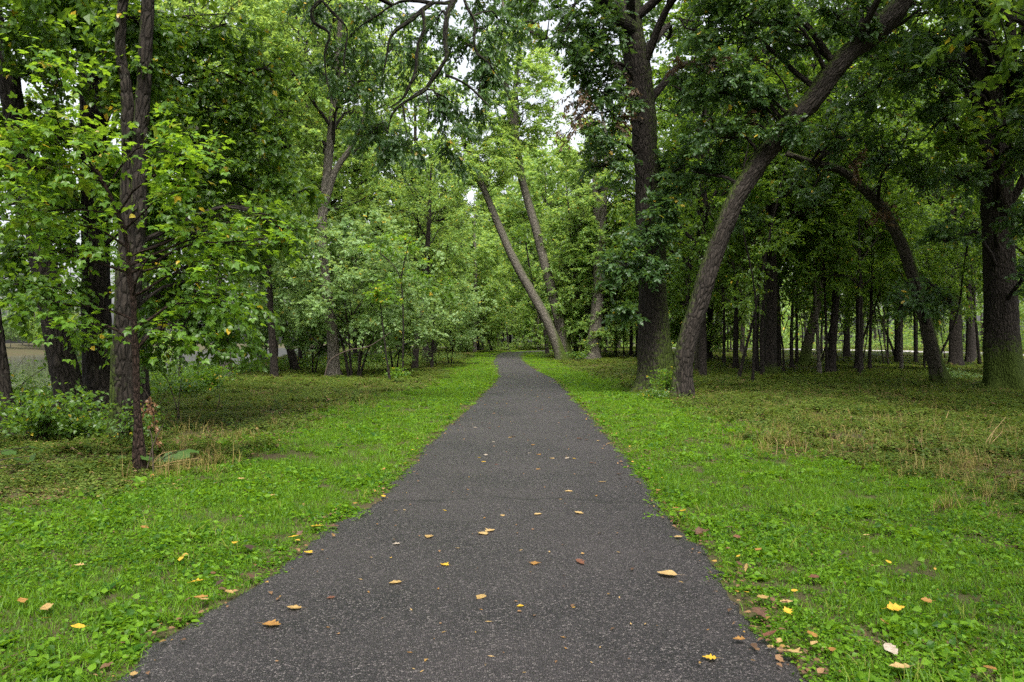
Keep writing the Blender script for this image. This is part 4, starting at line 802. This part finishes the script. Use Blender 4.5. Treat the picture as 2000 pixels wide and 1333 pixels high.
# ------------------------------------------------------------------ grass and low plants: tufts scattered by geometry nodes
def blade_tuft(g, n, lmin, lmax, spread, wid, lean=.6, tint=(0, 1), brown=0.0, yellow=0.0):
    b = Buf(); V, C, Fc = [], [], []
    for k in range(n):
        a = g.random()*6.28; r = spread*math.sqrt(g.random()); p = np.array([math.cos(a)*r, math.sin(a)*r, -.012]); L = lmin+(lmax-lmin)*g.random(); yaw = g.random()*6.28
        dv = np.array([math.cos(yaw), math.sin(yaw), 0]); sv = np.array([-dv[1], dv[0], 0]); ln = lean*(.3+g.random()); w_ = wid*(.7+.6*g.random())
        t = np.array([0, .4, .75, 1.]); c = p+dv[None]*(L*ln*t**1.8)[:, None]+np.array([0, 0, 1.])*(L*(t-.28*ln*t**2.2))[:, None]; ww = w_*np.array([.7, 1, .7, 0])
        v = np.vstack([c[0]-sv*ww[0], c[0]+sv*ww[0], c[1]-sv*ww[1], c[1]+sv*ww[1], c[2]-sv*ww[2], c[2]+sv*ww[2], c[3]])
        cc = np.zeros((7, 4)); cc[:, 0] = tint[0]+(tint[1]-tint[0])*g.random(); cc[:, 2] = float(g.random() < brown); cc[:, 1] = (g.random() < yellow)*.7
        b.add(v, np.array([[0, 1, 3], [0, 3, 2], [2, 3, 5], [2, 5, 4], [4, 5, 6]]), cc)
    return b
def leaf_tuft(g, n, size, spread, h0, h1, tmpl=T_OVATE, flat=1.0, yellow=0.0, brown=0.0, b=None):
    b = b or Buf(); a = g.random(n)*6.28; r = spread*np.sqrt(g.random(n)); p = np.c_[np.cos(a)*r, np.sin(a)*r, h0+(h1-h0)*g.random(n)]
    ax = np.c_[np.cos(a+g.normal(size=n)), np.sin(a+g.normal(size=n)), -.1+.4*g.normal(size=n)]; nr = np.array([0, 0, 1.])*flat+.4*g.normal(size=(n, 3))
    t = np.zeros((n, 4)); t[:, 0] = g.random(n); t[:, 1] = (g.random(n) < yellow)*.8; t[:, 2] = g.random(n) < brown
    leaves(b, p, ax, nr, size*(.6+.7*g.random(n)), tmpl, t); return b
def rosette(g, n, L):
    b = Buf(); a = np.arange(n)/n*6.28+.4*g.random(n); tv = T_OVATE[0]*np.array([.75, 1, 1]); ax = np.c_[np.cos(a), np.sin(a), .25+.5*g.random(n)]; t = np.zeros((n, 4)); t[:, 0] = g.random(n)
    leaves(b, np.tile([0, 0, .005], (n, 1)), ax, np.tile([0, 0, 1.], (n, 1)), L*(.6+.6*g.random(n)), (tv, T_OVATE[1]), t); return b
def stem_weed(g, n, h, size):
    b = Buf()
    for k in range(n):
        x, y = .09*g.normal(size=2); hh = h*(.5+.6*g.random()); lx, ly = .25*hh*g.normal(size=2)
        for lv in np.linspace(.25, 1, 5):
            a = g.random()*6.28; p = np.array([[x+lx*lv, y+ly*lv, hh*lv]]*2); ax = np.array([[math.cos(a), math.sin(a), -.1], [-math.cos(a), -math.sin(a), -.1]]); t = np.zeros((2, 4)); t[:, 0] = g.random(2); t[:, 1] = (g.random(2) < .06)*.7; t[:, 2] = g.random(2) < .05
            leaves(b, p, ax, np.array([[0, 0, 1.]]*2)+.3*g.normal(size=(2, 3)), size*(1.2-.5*lv)*(.7+.6*g.random(2)), T_OVATE, t)
        v = np.array([[x-.002, y, 0], [x+.002, y, 0], [x+lx, y+ly, hh]]); c = np.zeros((3, 4)); c[:, 2] = .6; b.add(v, np.array([[0, 1, 2]]), c)
    return b
def tuft_collection(name, items, mat):
    c = bpy.data.collections.new(name)
    for i, b in enumerate(items):
        o = bpy.data.objects.new("%s_%02d" % (name, i), b.mesh("%s_%02d" % (name, i), mat, smooth=False)); c.objects.link(o)
    return c
g = np.random.default_rng(40)
lawn_c = tuft_collection("lawn_tuft", [
  blade_tuft(g, 34, .04, .10, .10, .0022), blade_tuft(g, 30, .05, .12, .10, .0026, .8), blade_tuft(g, 36, .03, .08, .11, .0020, .7, yellow=.08),
  leaf_tuft(g, 34, .034, .11, .012, .055), leaf_tuft(g, 26, .044, .11, .015, .06), leaf_tuft(g, 60, .018, .11, .008, .04), leaf_tuft(g, 44, .026, .11, .01, .05, yellow=.03),
  rosette(g, 8, .12), blade_tuft(g, 16, .08, .19, .07, .0028, .8, yellow=.15, brown=.06), leaf_tuft(g, 22, .034, .12, .004, .02, flat=2., brown=.7, yellow=.1), leaf_tuft(g, 16, .03, .10, .01, .04, b=blade_tuft(g, 18, .04, .10, .10, .0024))], M['lawn'])
under_c = tuft_collection("understory_tuft", [
  stem_weed(g, 7, .16, .045), stem_weed(g, 6, .20, .055), stem_weed(g, 9, .12, .036), leaf_tuft(g, 34, .036, .12, .01, .07, yellow=.05, brown=.08), leaf_tuft(g, 26, .048, .12, .02, .09, yellow=.05, brown=.05),
  blade_tuft(g, 24, .06, .17, .10, .0024, .7, brown=.25, yellow=.15), blade_tuft(g, 16, .08, .24, .09, .0022, .5, brown=.55, yellow=.2), leaf_tuft(g, 26, .05, .13, .004, .02, flat=2., brown=.75, yellow=.1)], M['under'])

def scatter(name, label, pts, scl, idx, coll):
    me = bpy.data.meshes.new(name); me.vertices.add(len(pts)); me.vertices.foreach_set("co", pts.astype(np.float32).ravel())
    g2 = np.random.default_rng(len(pts)); rot = np.c_[.12*g2.normal(size=(len(pts), 2)), g2.random(len(pts))*6.28]
    a = me.attributes.new("turn", 'FLOAT_VECTOR', 'POINT'); a.data.foreach_set("vector", rot.astype(np.float32).ravel())
    a = me.attributes.new("size", 'FLOAT_VECTOR', 'POINT'); a.data.foreach_set("vector", scl.astype(np.float32).ravel())
    a = me.attributes.new("pick", 'INT', 'POINT'); a.data.foreach_set("value", idx.astype(np.int32)); me.update()
    o = link(name, me, None, "stuff"); tag(o, label, "ground cover")
    ng = bpy.data.node_groups.new(name+"_scatter", 'GeometryNodeTree'); ng.interface.new_socket("Geometry", in_out='INPUT', socket_type='NodeSocketGeometry'); ng.interface.new_socket("Geometry", in_out='OUTPUT', socket_type='NodeSocketGeometry')
    N, L = ng.nodes, ng.links; gi = N.new("NodeGroupInput"); go = N.new("NodeGroupOutput"); ip = N.new("GeometryNodeInstanceOnPoints"); ci = N.new("GeometryNodeCollectionInfo")
    ci.inputs["Collection"].default_value = coll; ci.inputs["Separate Children"].default_value = True; ci.inputs["Reset Children"].default_value = True; ip.inputs["Pick Instance"].default_value = True
    def attr(nm, ty):
        x = N.new("GeometryNodeInputNamedAttribute"); x.data_type = ty; x.inputs["Name"].default_value = nm; return x.outputs[0]
    L.new(gi.outputs[0], ip.inputs["Points"]); L.new(ci.outputs[0], ip.inputs["Instance"]); L.new(attr("pick", 'INT'), ip.inputs["Instance Index"])
    L.new(attr("turn", 'FLOAT_VECTOR'), ip.inputs["Rotation"]); L.new(attr("size", 'FLOAT_VECTOR'), ip.inputs["Scale"]); L.new(ip.outputs[0], go.inputs[0])
    md = o.modifiers.new("scatter", 'NODES'); md.node_group = ng; return o
def ground_points(g):
    """candidate tufts: density falls and size grows with distance"""
    X, Y, Sc = [], [], []
    for d0, d1, den, s in ((2.2, 5.5, 330, .72), (5.5, 9, 230, .85), (9, 15, 105, 1.0), (15, 24, 62, 1.25), (24, 40, 28, 1.65), (40, 65, 10.5, 2.4), (65, 112, 3.6, 3.7)):
        hw = .80*d1+2.5; n = int((d1-d0)*2*hw*den); x = (g.random(n)*2-1)*hw; y = d0+(d1-d0)*g.random(n); k = np.abs(x) < .80*y+2.5; X.append(x[k]); Y.append(y[k]); Sc.append(np.full(k.sum(), s))
    return np.concatenate(X), np.concatenate(Y), np.concatenate(Sc)
gg = np.random.default_rng(41); gxp, gyp, gsc = ground_points(gg)
off = off_path(gxp, gyp); s_ = gxp-bank(gyp); keep = (off > -.02-.09*(gg.random(len(off)) < .35)*n2(gxp, gyp, 3., 44.)+.05*(gsc-.72)) & (s_ > -5.5)
# bare, thin soil along the very edge of the asphalt
keep &= ~((n2(gxp, gyp, 1.9, 17.)*.6+n2(gxp, gyp, 6., 8.)*.4 > .70) & (gg.random(len(off)) < .6))
keep &= ~((off < .10) & (gg.random(len(off)) < .30))
gxp, gyp, gsc, off, s_ = gxp[keep], gyp[keep], gsc[keep], off[keep], s_[keep]
right = gxp > pcen(gyp)
band = np.where(right, 2.5, 2.7) + 1.2*(n2(gxp, gyp, .45, 2.)-.5) + .5*(n2(gxp, gyp, 1.7, 6.)-.5) + np.where(right & (gyp < 9), (9-gyp)*.45, 0) + np.where(~right & (gyp < 9), (9-gyp)*.12, 0)
mown = off < band + .38*gg.normal(size=len(off))
pz = gz(gxp, gyp)
def do_scatter(mask, name, label, coll, nk, wts):
    k = np.where(mask)[0]; base = gsc[k]*(.55+.75*gg.random(len(k)))*(.7+.6*n2(gxp[k], gyp[k], 2.4, 31.)); hs_ = np.minimum(base, 1.45)*np.where(gsc[k] > 2.0, .85, 1.0)
    # patches favour one kind of plant
    q = n2(gxp[k], gyp[k], 1.1, 12.)*.75+n2(gxp[k], gyp[k], 4.2, 3.)*.25; cum = np.cumsum(wts)/np.sum(wts); u = np.clip((q-.25)/.5+.33*gg.normal(size=len(k)), 0, .9999); idx = np.searchsorted(cum, u)
    hf = np.clip(.4+off[k]/.3, .35, 1.0)*(1.0 if name == 'lawn_grass' else .72)
    scatter(name, label, np.c_[gxp[k], gyp[k], pz[k]], np.c_[base, base, hs_*hf], np.clip(idx, 0, nk-1), coll)
do_scatter(mown, "lawn_grass", "bright green mown grass and creeping weeds bordering the path", lawn_c, 11, [1.2, 1.1, 1.2, 1.1, .7, 1.0, 1.2, .35, .45, .5, 1.3])
thin = ~mown & ~((n2(gxp, gyp, .8, 21.) > .66) & (gg.random(len(off)) < .7)) & (s_ > -4)
do_scatter(thin, "understory_plants", "dull olive unmown weeds and dry stems covering the wood floor", under_c, 8, [1.3, 1.1, 1.3, 1.1, .8, 1.0, .35, .7])

# ------------------------------------------------------------------ fallen leaves
def litter_mat(name, c, blotch):
    m, n, L = mat_new(name); tc = nd(n, "ShaderNodeTexCoord"); oi = nd(n, "ShaderNodeObjectInfo"); ad = nd(n, "ShaderNodeVectorMath", operation='ADD'); L.new(tc.outputs["Object"], ad.inputs[0]); L.new(oi.outputs["Random"], ad.inputs[1])
    a = noise(n, L, ad.outputs[0], 4, 4, .6); b_ = noise(n, L, ad.outputs[0], 22, 3)
    cc = mixc(n, L, ramp(n, L, a, [(.42, 0.0), (.68, .85)]), c, blotch); cc = mixc(n, L, ramp(n, L, b_, [(.5, 0.0), (.75, .35)]), cc, tuple(x*.5 for x in blotch))
    b = nd(n, "ShaderNodeBsdfPrincipled", i_Roughness=.6); L.new(cc, b.inputs["Base Color"]); b.inputs["Specular IOR Level"].default_value = .35
    t = nd(n, "ShaderNodeBsdfTranslucent"); L.new(cc, t.inputs[0]); mx = nd(n, "ShaderNodeMixShader", i_0=.18); L.new(b.outputs[0], mx.inputs[1]); L.new(t.outputs[0], mx.inputs[2])
    o = nd(n, "ShaderNodeOutputMaterial"); L.new(mx.outputs[0], o.inputs[0]); return m
LM = {'yellow': litter_mat("yellow_litter", (.50,.33,.025), (.36,.19,.03)), 'cream': litter_mat("cream_litter", (.40,.28,.12), (.30,.185,.07)), 'tan': litter_mat("tan_litter", (.34,.23,.085), (.22,.13,.045)),
      'orange': litter_mat("orange_litter", (.29,.155,.04), (.17,.08,.025)), 'brown': litter_mat("brown_litter", (.105,.055,.034), (.06,.03,.02)), 'red': litter_mat("red_brown_litter", (.15,.062,.036), (.085,.036,.024)), 'pale': litter_mat("pale_litter", (.36,.31,.25), (.24,.18,.13)), 'dark': litter_mat("dark_litter", (.05,.03,.02), (.03,.018,.013))}
def outline(kind):
    t = np.linspace(0, 1, 9)
    if kind == 'ovate': wv = .62*np.sin(math.pi*t**.75)**.85*.55
    elif kind == 'narrow': wv = .17*np.sin(math.pi*t**.9)
    elif kind == 'oak': wv = np.array([.02, .10, .20, .12, .30, .17, .26, .15, .0])
    elif kind == 'maple': wv = np.array([.05, .34, .20, .52, .22, .34, .12, .10, .0])
    wv = wv.copy(); wv[0] = max(.015, wv[0]*.3); wv[-1] = .0; return t, wv
def fallen_mesh(kind, curl, cup, mat, seed):
    g = np.random.default_rng(seed); t, wv = outline(kind); V = []
    for i in range(9):
        for s in (-1, -.5, 0, .5, 1):
            x = s*wv[i]*(1+.15*g.normal()*(abs(s) == 1)); y = t[i]+(.05*abs(s) if kind == 'maple' else 0); z = cup*(abs(x)/.35)**1.5*.25+curl*(t[i]-.35)**2*.55+.012*g.normal(); V.append((x, y-.5, max(z, 0)))
    V = np.array(V); f = np.array([[r*5+c, r*5+c+1, r*5+c+6, r*5+c+5] for r in range(8) for c in range(4)]); b = Buf(); b.add(V, f)
    L0 = V[2]; sv = np.array([L0+[-.013, 0, .008], L0+[.013, 0, .008], L0+[.05, -.20, .03], L0+[.065, -.2, .03], L0+[.12, -.42, .015]]); b.add(sv, np.array([[0, 2, 3], [0, 3, 1], [2, 4, 3]])); return b.mesh("fallen_leaf", mat, color=False)
FM = {}
def fallen(px, py, wpx, kind, colr, label=None, group=None, grass=False, curl=None, pos=None, g=np.random.default_rng(55)):
    if pos is None: p = G(px, py)
    else: p = pos
    d = p[1]; inside = float(off_path(p[0], d)) < -.02; v = int(g.integers(0, 3)); key = (kind, colr, v)
    if key not in FM: FM[key] = fallen_mesh(kind, [.06, .2, .55][v], [.2, .4, .6][v], LM[colr], len(kind)*3+v)
    z = float(rise(d))+(.026 if inside else .0); tilt = 0.0
    if not inside: z = float(gz(p[0], d))+.055; tilt = .35
    o = link("fallen_leaf", FM[key]); s = px_r(wpx, d)*(1.0 if kind != 'narrow' else 1.05) if wpx else .045+.05*g.random()**2
    o.location = (p[0], d, z); o.scale = (s*.76, s*.76, s*.45); o.rotation_euler = (tilt*g.normal()*.7, tilt*g.normal()*.7, g.random()*6.28)
    return tag(o, label, "leaf", group)
A = "loose leaves on the asphalt"; B = "loose leaves in the grass"
ON = [(574,1197,40,'ovate','tan',"flat tan oval leaf near the river side edge of the path"),(531,1230,52,'maple','orange',"curled orange brown lobed leaf with long stem close to the river side edge"),(646,1176,22,'maple','red',"small dull pink leaf scrap beside the flat tan oval leaf"),(772,1147,36,'ovate','tan',"tan heart shaped leaf lying alone above the oval leaves"),
 (856,1159,14,'narrow','orange',"tiny ochre scrap beside the tan heart shaped leaf"),(939,1175,38,'ovate','tan',"ochre oval leaf in the middle of the near path"),(1016,1193,20,'ovate','yellow',"small pale yellow leaf in the middle of the near path"),(869,1111,26,'maple','yellow',"yellow lobed leaf above the tan heart shaped leaf"),(838,1055,30,'ovate','tan',"tan leaf with an orange curled tip, level with the curled cream pair"),
 (774,1069,20,'maple','pale',"folded whitish leaf toward the river side of the path"),(944,1049,34,'ovate','cream',"cream leaf lying under the curled yellow one mid path"),(957,1043,30,'maple','cream',"curled yellowish leaf standing on the cream leaf mid path"),(1044,1108,30,'maple','orange',"crumpled orange brown leaf mid path"),(1134,1106,40,'oak','red',"red brown oak leaf flat on the near path"),
 (1303,1129,54,'ovate','cream',"largest cream leaf with a stem, near the wood side edge"),(1324,1055,24,'ovate','cream',"clean cream leaf by itself near the wood side edge"),(1130,1008,28,'ovate','cream',"flat cream leaf, wood side one of a row of three"),(1050,1011,26,'ovate','cream',"flat cream leaf, middle one of a row of three"),(982,1013,18,'ovate','cream',"flat cream leaf, river side one of a row of three"),
 (869,1003,14,'narrow','yellow',"small bright yellow narrow leaf toward the river side"),(934,968,16,'ovate','cream',"small cream leaf mid path above the row of three"),(1111,965,22,'ovate','cream',"cream leaf whose stem points up"),(1177,946,20,'narrow','tan',"thin tan leaf toward the wood side edge"),(1051,921,15,'maple','orange',"small orange leaf mid path in the middle distance"),
 (1209,931,16,'ovate','dark',"blackish leaf near the wood side edge of the path"),(936,898,10,'ovate','yellow',"small yellow leaf, upper of a close pair"),(945,906,14,'ovate','yellow',"small yellow leaf, lower of a close pair"),(970,912,10,'maple','red',"tiny reddish leaf mid path"),(1033,889,14,'ovate','pale',"small pale leaf mid path in the middle distance"),
 (1108,899,26,'narrow','pale',"pale twig like leaf stalk mid path"),(1121,900,10,'ovate','yellow',"yellow leaflet at the end of the pale stalk"),(1155,908,14,'ovate','brown',"small brown leaf toward the wood side"),(1002,856,18,'maple','dark',"dark curled leaf in the middle of the path"),(928,838,14,'ovate','pale',"whitish leaf toward the river side in the middle distance"),(1132,860,16,'maple','brown',"brown leaf toward the wood side in the middle distance"),
 (1386,1295,36,'maple','yellow',"bright yellow curled leaf standing up at the near wood side edge"),(1444,1259,34,'maple','orange',"orange folded leaf just inside the wood side edge"),(954,1224,17,'narrow','cream',"pale winged seed below the ochre oval leaf"),(959,1293,18,'narrow','cream',"pale winged seed at the near end of the path"),(1105,1277,13,'narrow','orange',"orange winged seed at the near end of the path")]
for a in ON: fallen(*a, group=A)
for px, py in ((808,1318),(824,1323),(1024,1325),(1100,1255),(1155,1305),(800,1285),(948,1310),(1260,1229),(1232,1228),(1383,1240),(720,1165),(705,1140),(803,1200),(1330,1145),(940,1200),(894,1078),(1017,1082),(1208,1086),(1073,1085),(773,1003),(790,1002),(737,1030),(946,1018),(1095,981),(1165,974),(998,960),(1172,1275),(640,1235),(1210,1176),(866,1245)):
    fallen(px, py, 10+5*rng.random(), 'narrow', ['orange', 'tan', 'cream'][int(rng.integers(0, 3))], "tiny dry leaf scrap on the near asphalt", A)
IN = [(1484,1212,48,'maple','brown',"curled dark brown leaf in the wood side verge"),(1505,1256,46,'ovate','red',"rusty brown leaf on the wood side edge above the big tan one"),(1545,1292,66,'maple','cream',"big torn cream leaf at the near wood side edge"),(1491,1181,36,'ovate','tan',"dull tan leaf stuck in the grass of the wood side edge"),(1536,1190,34,'ovate','cream',"rounded cream leaf in the wood side grass"),
 (1748,1203,48,'maple','yellow',"brightest yellow leaf in the wood side grass"),(1727,1230,34,'ovate','orange',"orange brown leaf below the brightest yellow leaf"),(1741,1286,46,'ovate','pale',"pinkish grey leaf in the near wood side grass"),(1757,1322,56,'ovate','cream',"large cream leaf at the frame bottom in the wood side grass"),(1935,1322,36,'ovate','orange',"orange brown leaf in the bottom corner on the wood side"),
 (1809,1187,30,'ovate','orange',"orange leaf beyond the brightest yellow leaf"),(1552,1168,18,'ovate','yellow',"small yellow leaf in the wood side verge"),(1330,1009,40,'maple','yellow',"yellow and orange crumpled leaf where the wood side edge bends"),(1320,1003,28,'maple','orange',"orange leaf heaped with the yellow crumpled one"),(1365,1048,30,'maple','brown',"purplish brown leaf on the wood side edge"),(1424,1040,30,'ovate','brown',"brown leaf lying up on the grass past the edge"),
 (1440,1060,22,'ovate','red',"mauve brown leaf in the grass of the wood side"),(1406,1121,26,'ovate','tan',"pinkish tan leaf tucked in the wood side edge"),(1590,1140,30,'ovate','red',"reddish leaf out in the wood side grass"),(1735,1109,18,'ovate','yellow',"lone yellow leaf in the middle of the wood side grass"),(1692,1056,18,'ovate','cream',"lone cream leaf upright in the wood side grass"),(1482,1086,26,'ovate','orange',"orange leaf half sunk in the wood side grass"),
 (383,1150,40,'maple','yellow',"large yellow leaf in the river side grass by the edge"),(392,1182,36,'ovate','orange',"yellow brown leaf under the large yellow one"),(448,1171,28,'ovate','tan',"tan leaf on the river side edge"),(488,1081,36,'maple','dark',"dark crumpled leaf in the river side grass"),(459,1072,22,'ovate','yellow',"yellow leaf beside the dark crumpled one"),(43,1184,30,'ovate','orange',"orange tan leaf near the frame edge in the river side grass"),
 (92,1200,46,'ovate','tan',"long tan leaf near the frame edge in the river side grass"),(90,1222,24,'ovate','yellow',"yellow leaf below the long tan one"),(155,1114,24,'maple','cream',"cream yellow leaf amid the river side weeds"),(353,1105,22,'ovate','yellow',"small yellow leaf amid the river side weeds"),(574,1059,28,'narrow','yellow',"narrow yellow leaf at the river side edge"),(618,1038,34,'maple','yellow',"yellow and brown leaf heaped on the river side edge"),
 (652,1035,30,'ovate','brown',"brown leaf heaped on the river side edge"),(749,975,20,'ovate','yellow',"yellow leaf on the river side edge in the middle distance"),(785,937,18,'maple','dark',"blackish leaf on the river side edge in the middle distance"),(261,1327,28,'ovate','tan',"tan leaf at the near corner of the path on the river side"),(283,1040,22,'ovate','orange',"orange leaf in the river side lawn"),(533,977,24,'ovate','tan',"tan leaf out in the river side lawn"),
 (589,948,18,'ovate','orange',"orange leaf out in the river side lawn"),(490,1139,26,'ovate','brown',"brown leaf at the river side edge near the large yellow leaf"),(470,945,24,'ovate','cream',"cream leaf far out in the river side lawn"),(297,940,22,'narrow','orange',"orange peel like leaf at the foot of the reddish sapling")]
for a in IN: fallen(*a, group=B)
gf = np.random.default_rng(66)
CN = {'yellow': 'yellow', 'cream': 'cream', 'tan': 'tan', 'orange': 'orange', 'brown': 'brown', 'red': 'reddish', 'pale': 'greyish', 'dark': 'blackish'}; KN = {'ovate': 'rounded', 'maple': 'pointed', 'oak': 'lobed'}
for k in range(110):                                            # leaves gathered along both edges
    y = 3.4+26*gf.random()**1.3; sd = gf.random() < .38; o_ = .02+.14*abs(gf.normal()); x = float(xl(y)-o_) if sd else float(xr(y)+o_)
    if gf.random() < .25: x += .16 if sd else -.16
    c = ['brown', 'tan', 'orange', 'yellow', 'red', 'cream', 'dark'][int(gf.integers(0, 7))]; kd = ['ovate', 'maple', 'ovate', 'oak'][int(gf.integers(0, 4))]
    fallen(0, 0, 0, kd, c, "small %s %s leaf caught along the %s edge of the asphalt" % (CN[c], KN[kd], "river side" if sd else "wood side"), "leaves along the path edges", pos=(x, y, 0))
for k in range(70):                                            # the far stretch of path
    y = 9+60*gf.random()**1.5; x = float(xl(y)+(xr(y)-xl(y))*(.06+.88*gf.random())); c = ['brown', 'tan', 'orange', 'yellow', 'red', 'pale', 'cream', 'dark'][int(gf.integers(0, 8))]
    fallen(0, 0, (.07+.05*gf.random())*F/y, ['ovate', 'maple'][k % 2], c, "small %s leaf scattered on the far path, %s the slanting pair" % (CN[c], "well before" if y < 32 else "just before"), "leaves on the far path", pos=(x, y, 0))
def leaf_litter():
    g = np.random.default_rng(12); n = 1700; y = 3.2+26*g.random(n)**1.4; sd = g.random(n) < .38; o_ = np.where(g.random(n) < .65, .10*g.normal(size=n)+.03, .3+3.0*g.random(n)); x = np.where(sd, xl(y)-o_, xr(y)+o_)
    z = np.where(o_ < 0, rise(y)+.028, gz(x, y)+.02+.03*g.random(n)); ax = np.c_[g.normal(size=(n, 2)), .2*g.normal(size=n)]; nr = np.array([0, 0, 1.])+.25*g.normal(size=(n, 3)); t = np.zeros((n, 4)); t[:, 0] = g.random(n); t[:, 1] = (g.random(n) < .16)*g.random(n); t[:, 2] = g.random(n)*.8
    b = Buf(); leaves(b, np.c_[x, y, z], ax, nr, .013+.036*g.random(n)**2, T_OVATE, t)
    m = leaf_mat("crumbled_litter", (.10,.055,.028), (.26,.15,.07), (.2,.1,.04), autumn=(.45,.28,.04), brown=(.055,.032,.02), tfac=.15, rough=.7, spec=.25)
    tag(link("leaf_litter", b.mesh("leaf_litter", m, smooth=False), None, "stuff"), "crumbled brown leaf bits gathered along the path edges and in the lawn", "leaf litter")
leaf_litter()
def path_bits():
    g = np.random.default_rng(13); n = 420; y = 3.3+32*g.random(n)**1.25; x = xl(y)+(xr(y)-xl(y))*g.random(n); ax = np.c_[g.normal(size=(n, 2)), .1*g.normal(size=n)]; nr = np.array([0, 0, 1.])+.25*g.normal(size=(n, 3)); t = np.zeros((n, 4)); t[:, 0] = g.random(n); t[:, 1] = (g.random(n) < .2)*g.random(n); t[:, 2] = g.random(n)*.7
    b = Buf(); leaves(b, np.c_[x, y, rise(y)+.030], ax, nr, (.008+.022*g.random(n)**2)*(1+y/22), T_OVATE, t); tag(link("leaf_crumbs", b.mesh("leaf_crumbs", bpy.data.materials["crumbled_litter"], smooth=False), None, "stuff"), "tiny leaf crumbs and seeds strewn over the asphalt", "leaf litter")
path_bits()

def dry_grass():
    g = np.random.default_rng(14); c = tuft_collection("straw_tuft", [blade_tuft(g, 14, .10, .30, .07, .0022, .45, yellow=1.), blade_tuft(g, 10, .15, .36, .06, .0022, .6, yellow=1., brown=.3), blade_tuft(g, 16, .08, .22, .09, .002, .8, yellow=1., brown=.4)], M['under']); pts = []
    for px, py, sx, sy, n in ((1520,876,60,14,50),(1800,884,60,20,60),(1890,935,70,35,70),(1935,862,40,16,30),(430,872,50,20,50),(360,915,45,14,40),(1640,840,120,22,60),(600,800,90,20,40),(1780,790,120,20,60)):
        for k in range(n): p = G(px+sx*g.normal(), py+sy*g.normal()); pts.append((p[0], p[1], float(gz(p[0], p[1]))))
    pts = np.array(pts); k = off_path(pts[:, 0], pts[:, 1]) > .9; pts = pts[k]; sc_ = .7+.5*g.random((len(pts), 1)); scatter("dry_grass", "dry straw coloured grass tufts where the lawn meets the weeds", pts, np.repeat(sc_, 3, 1), g.integers(0, 3, len(pts)), c)
dry_grass()
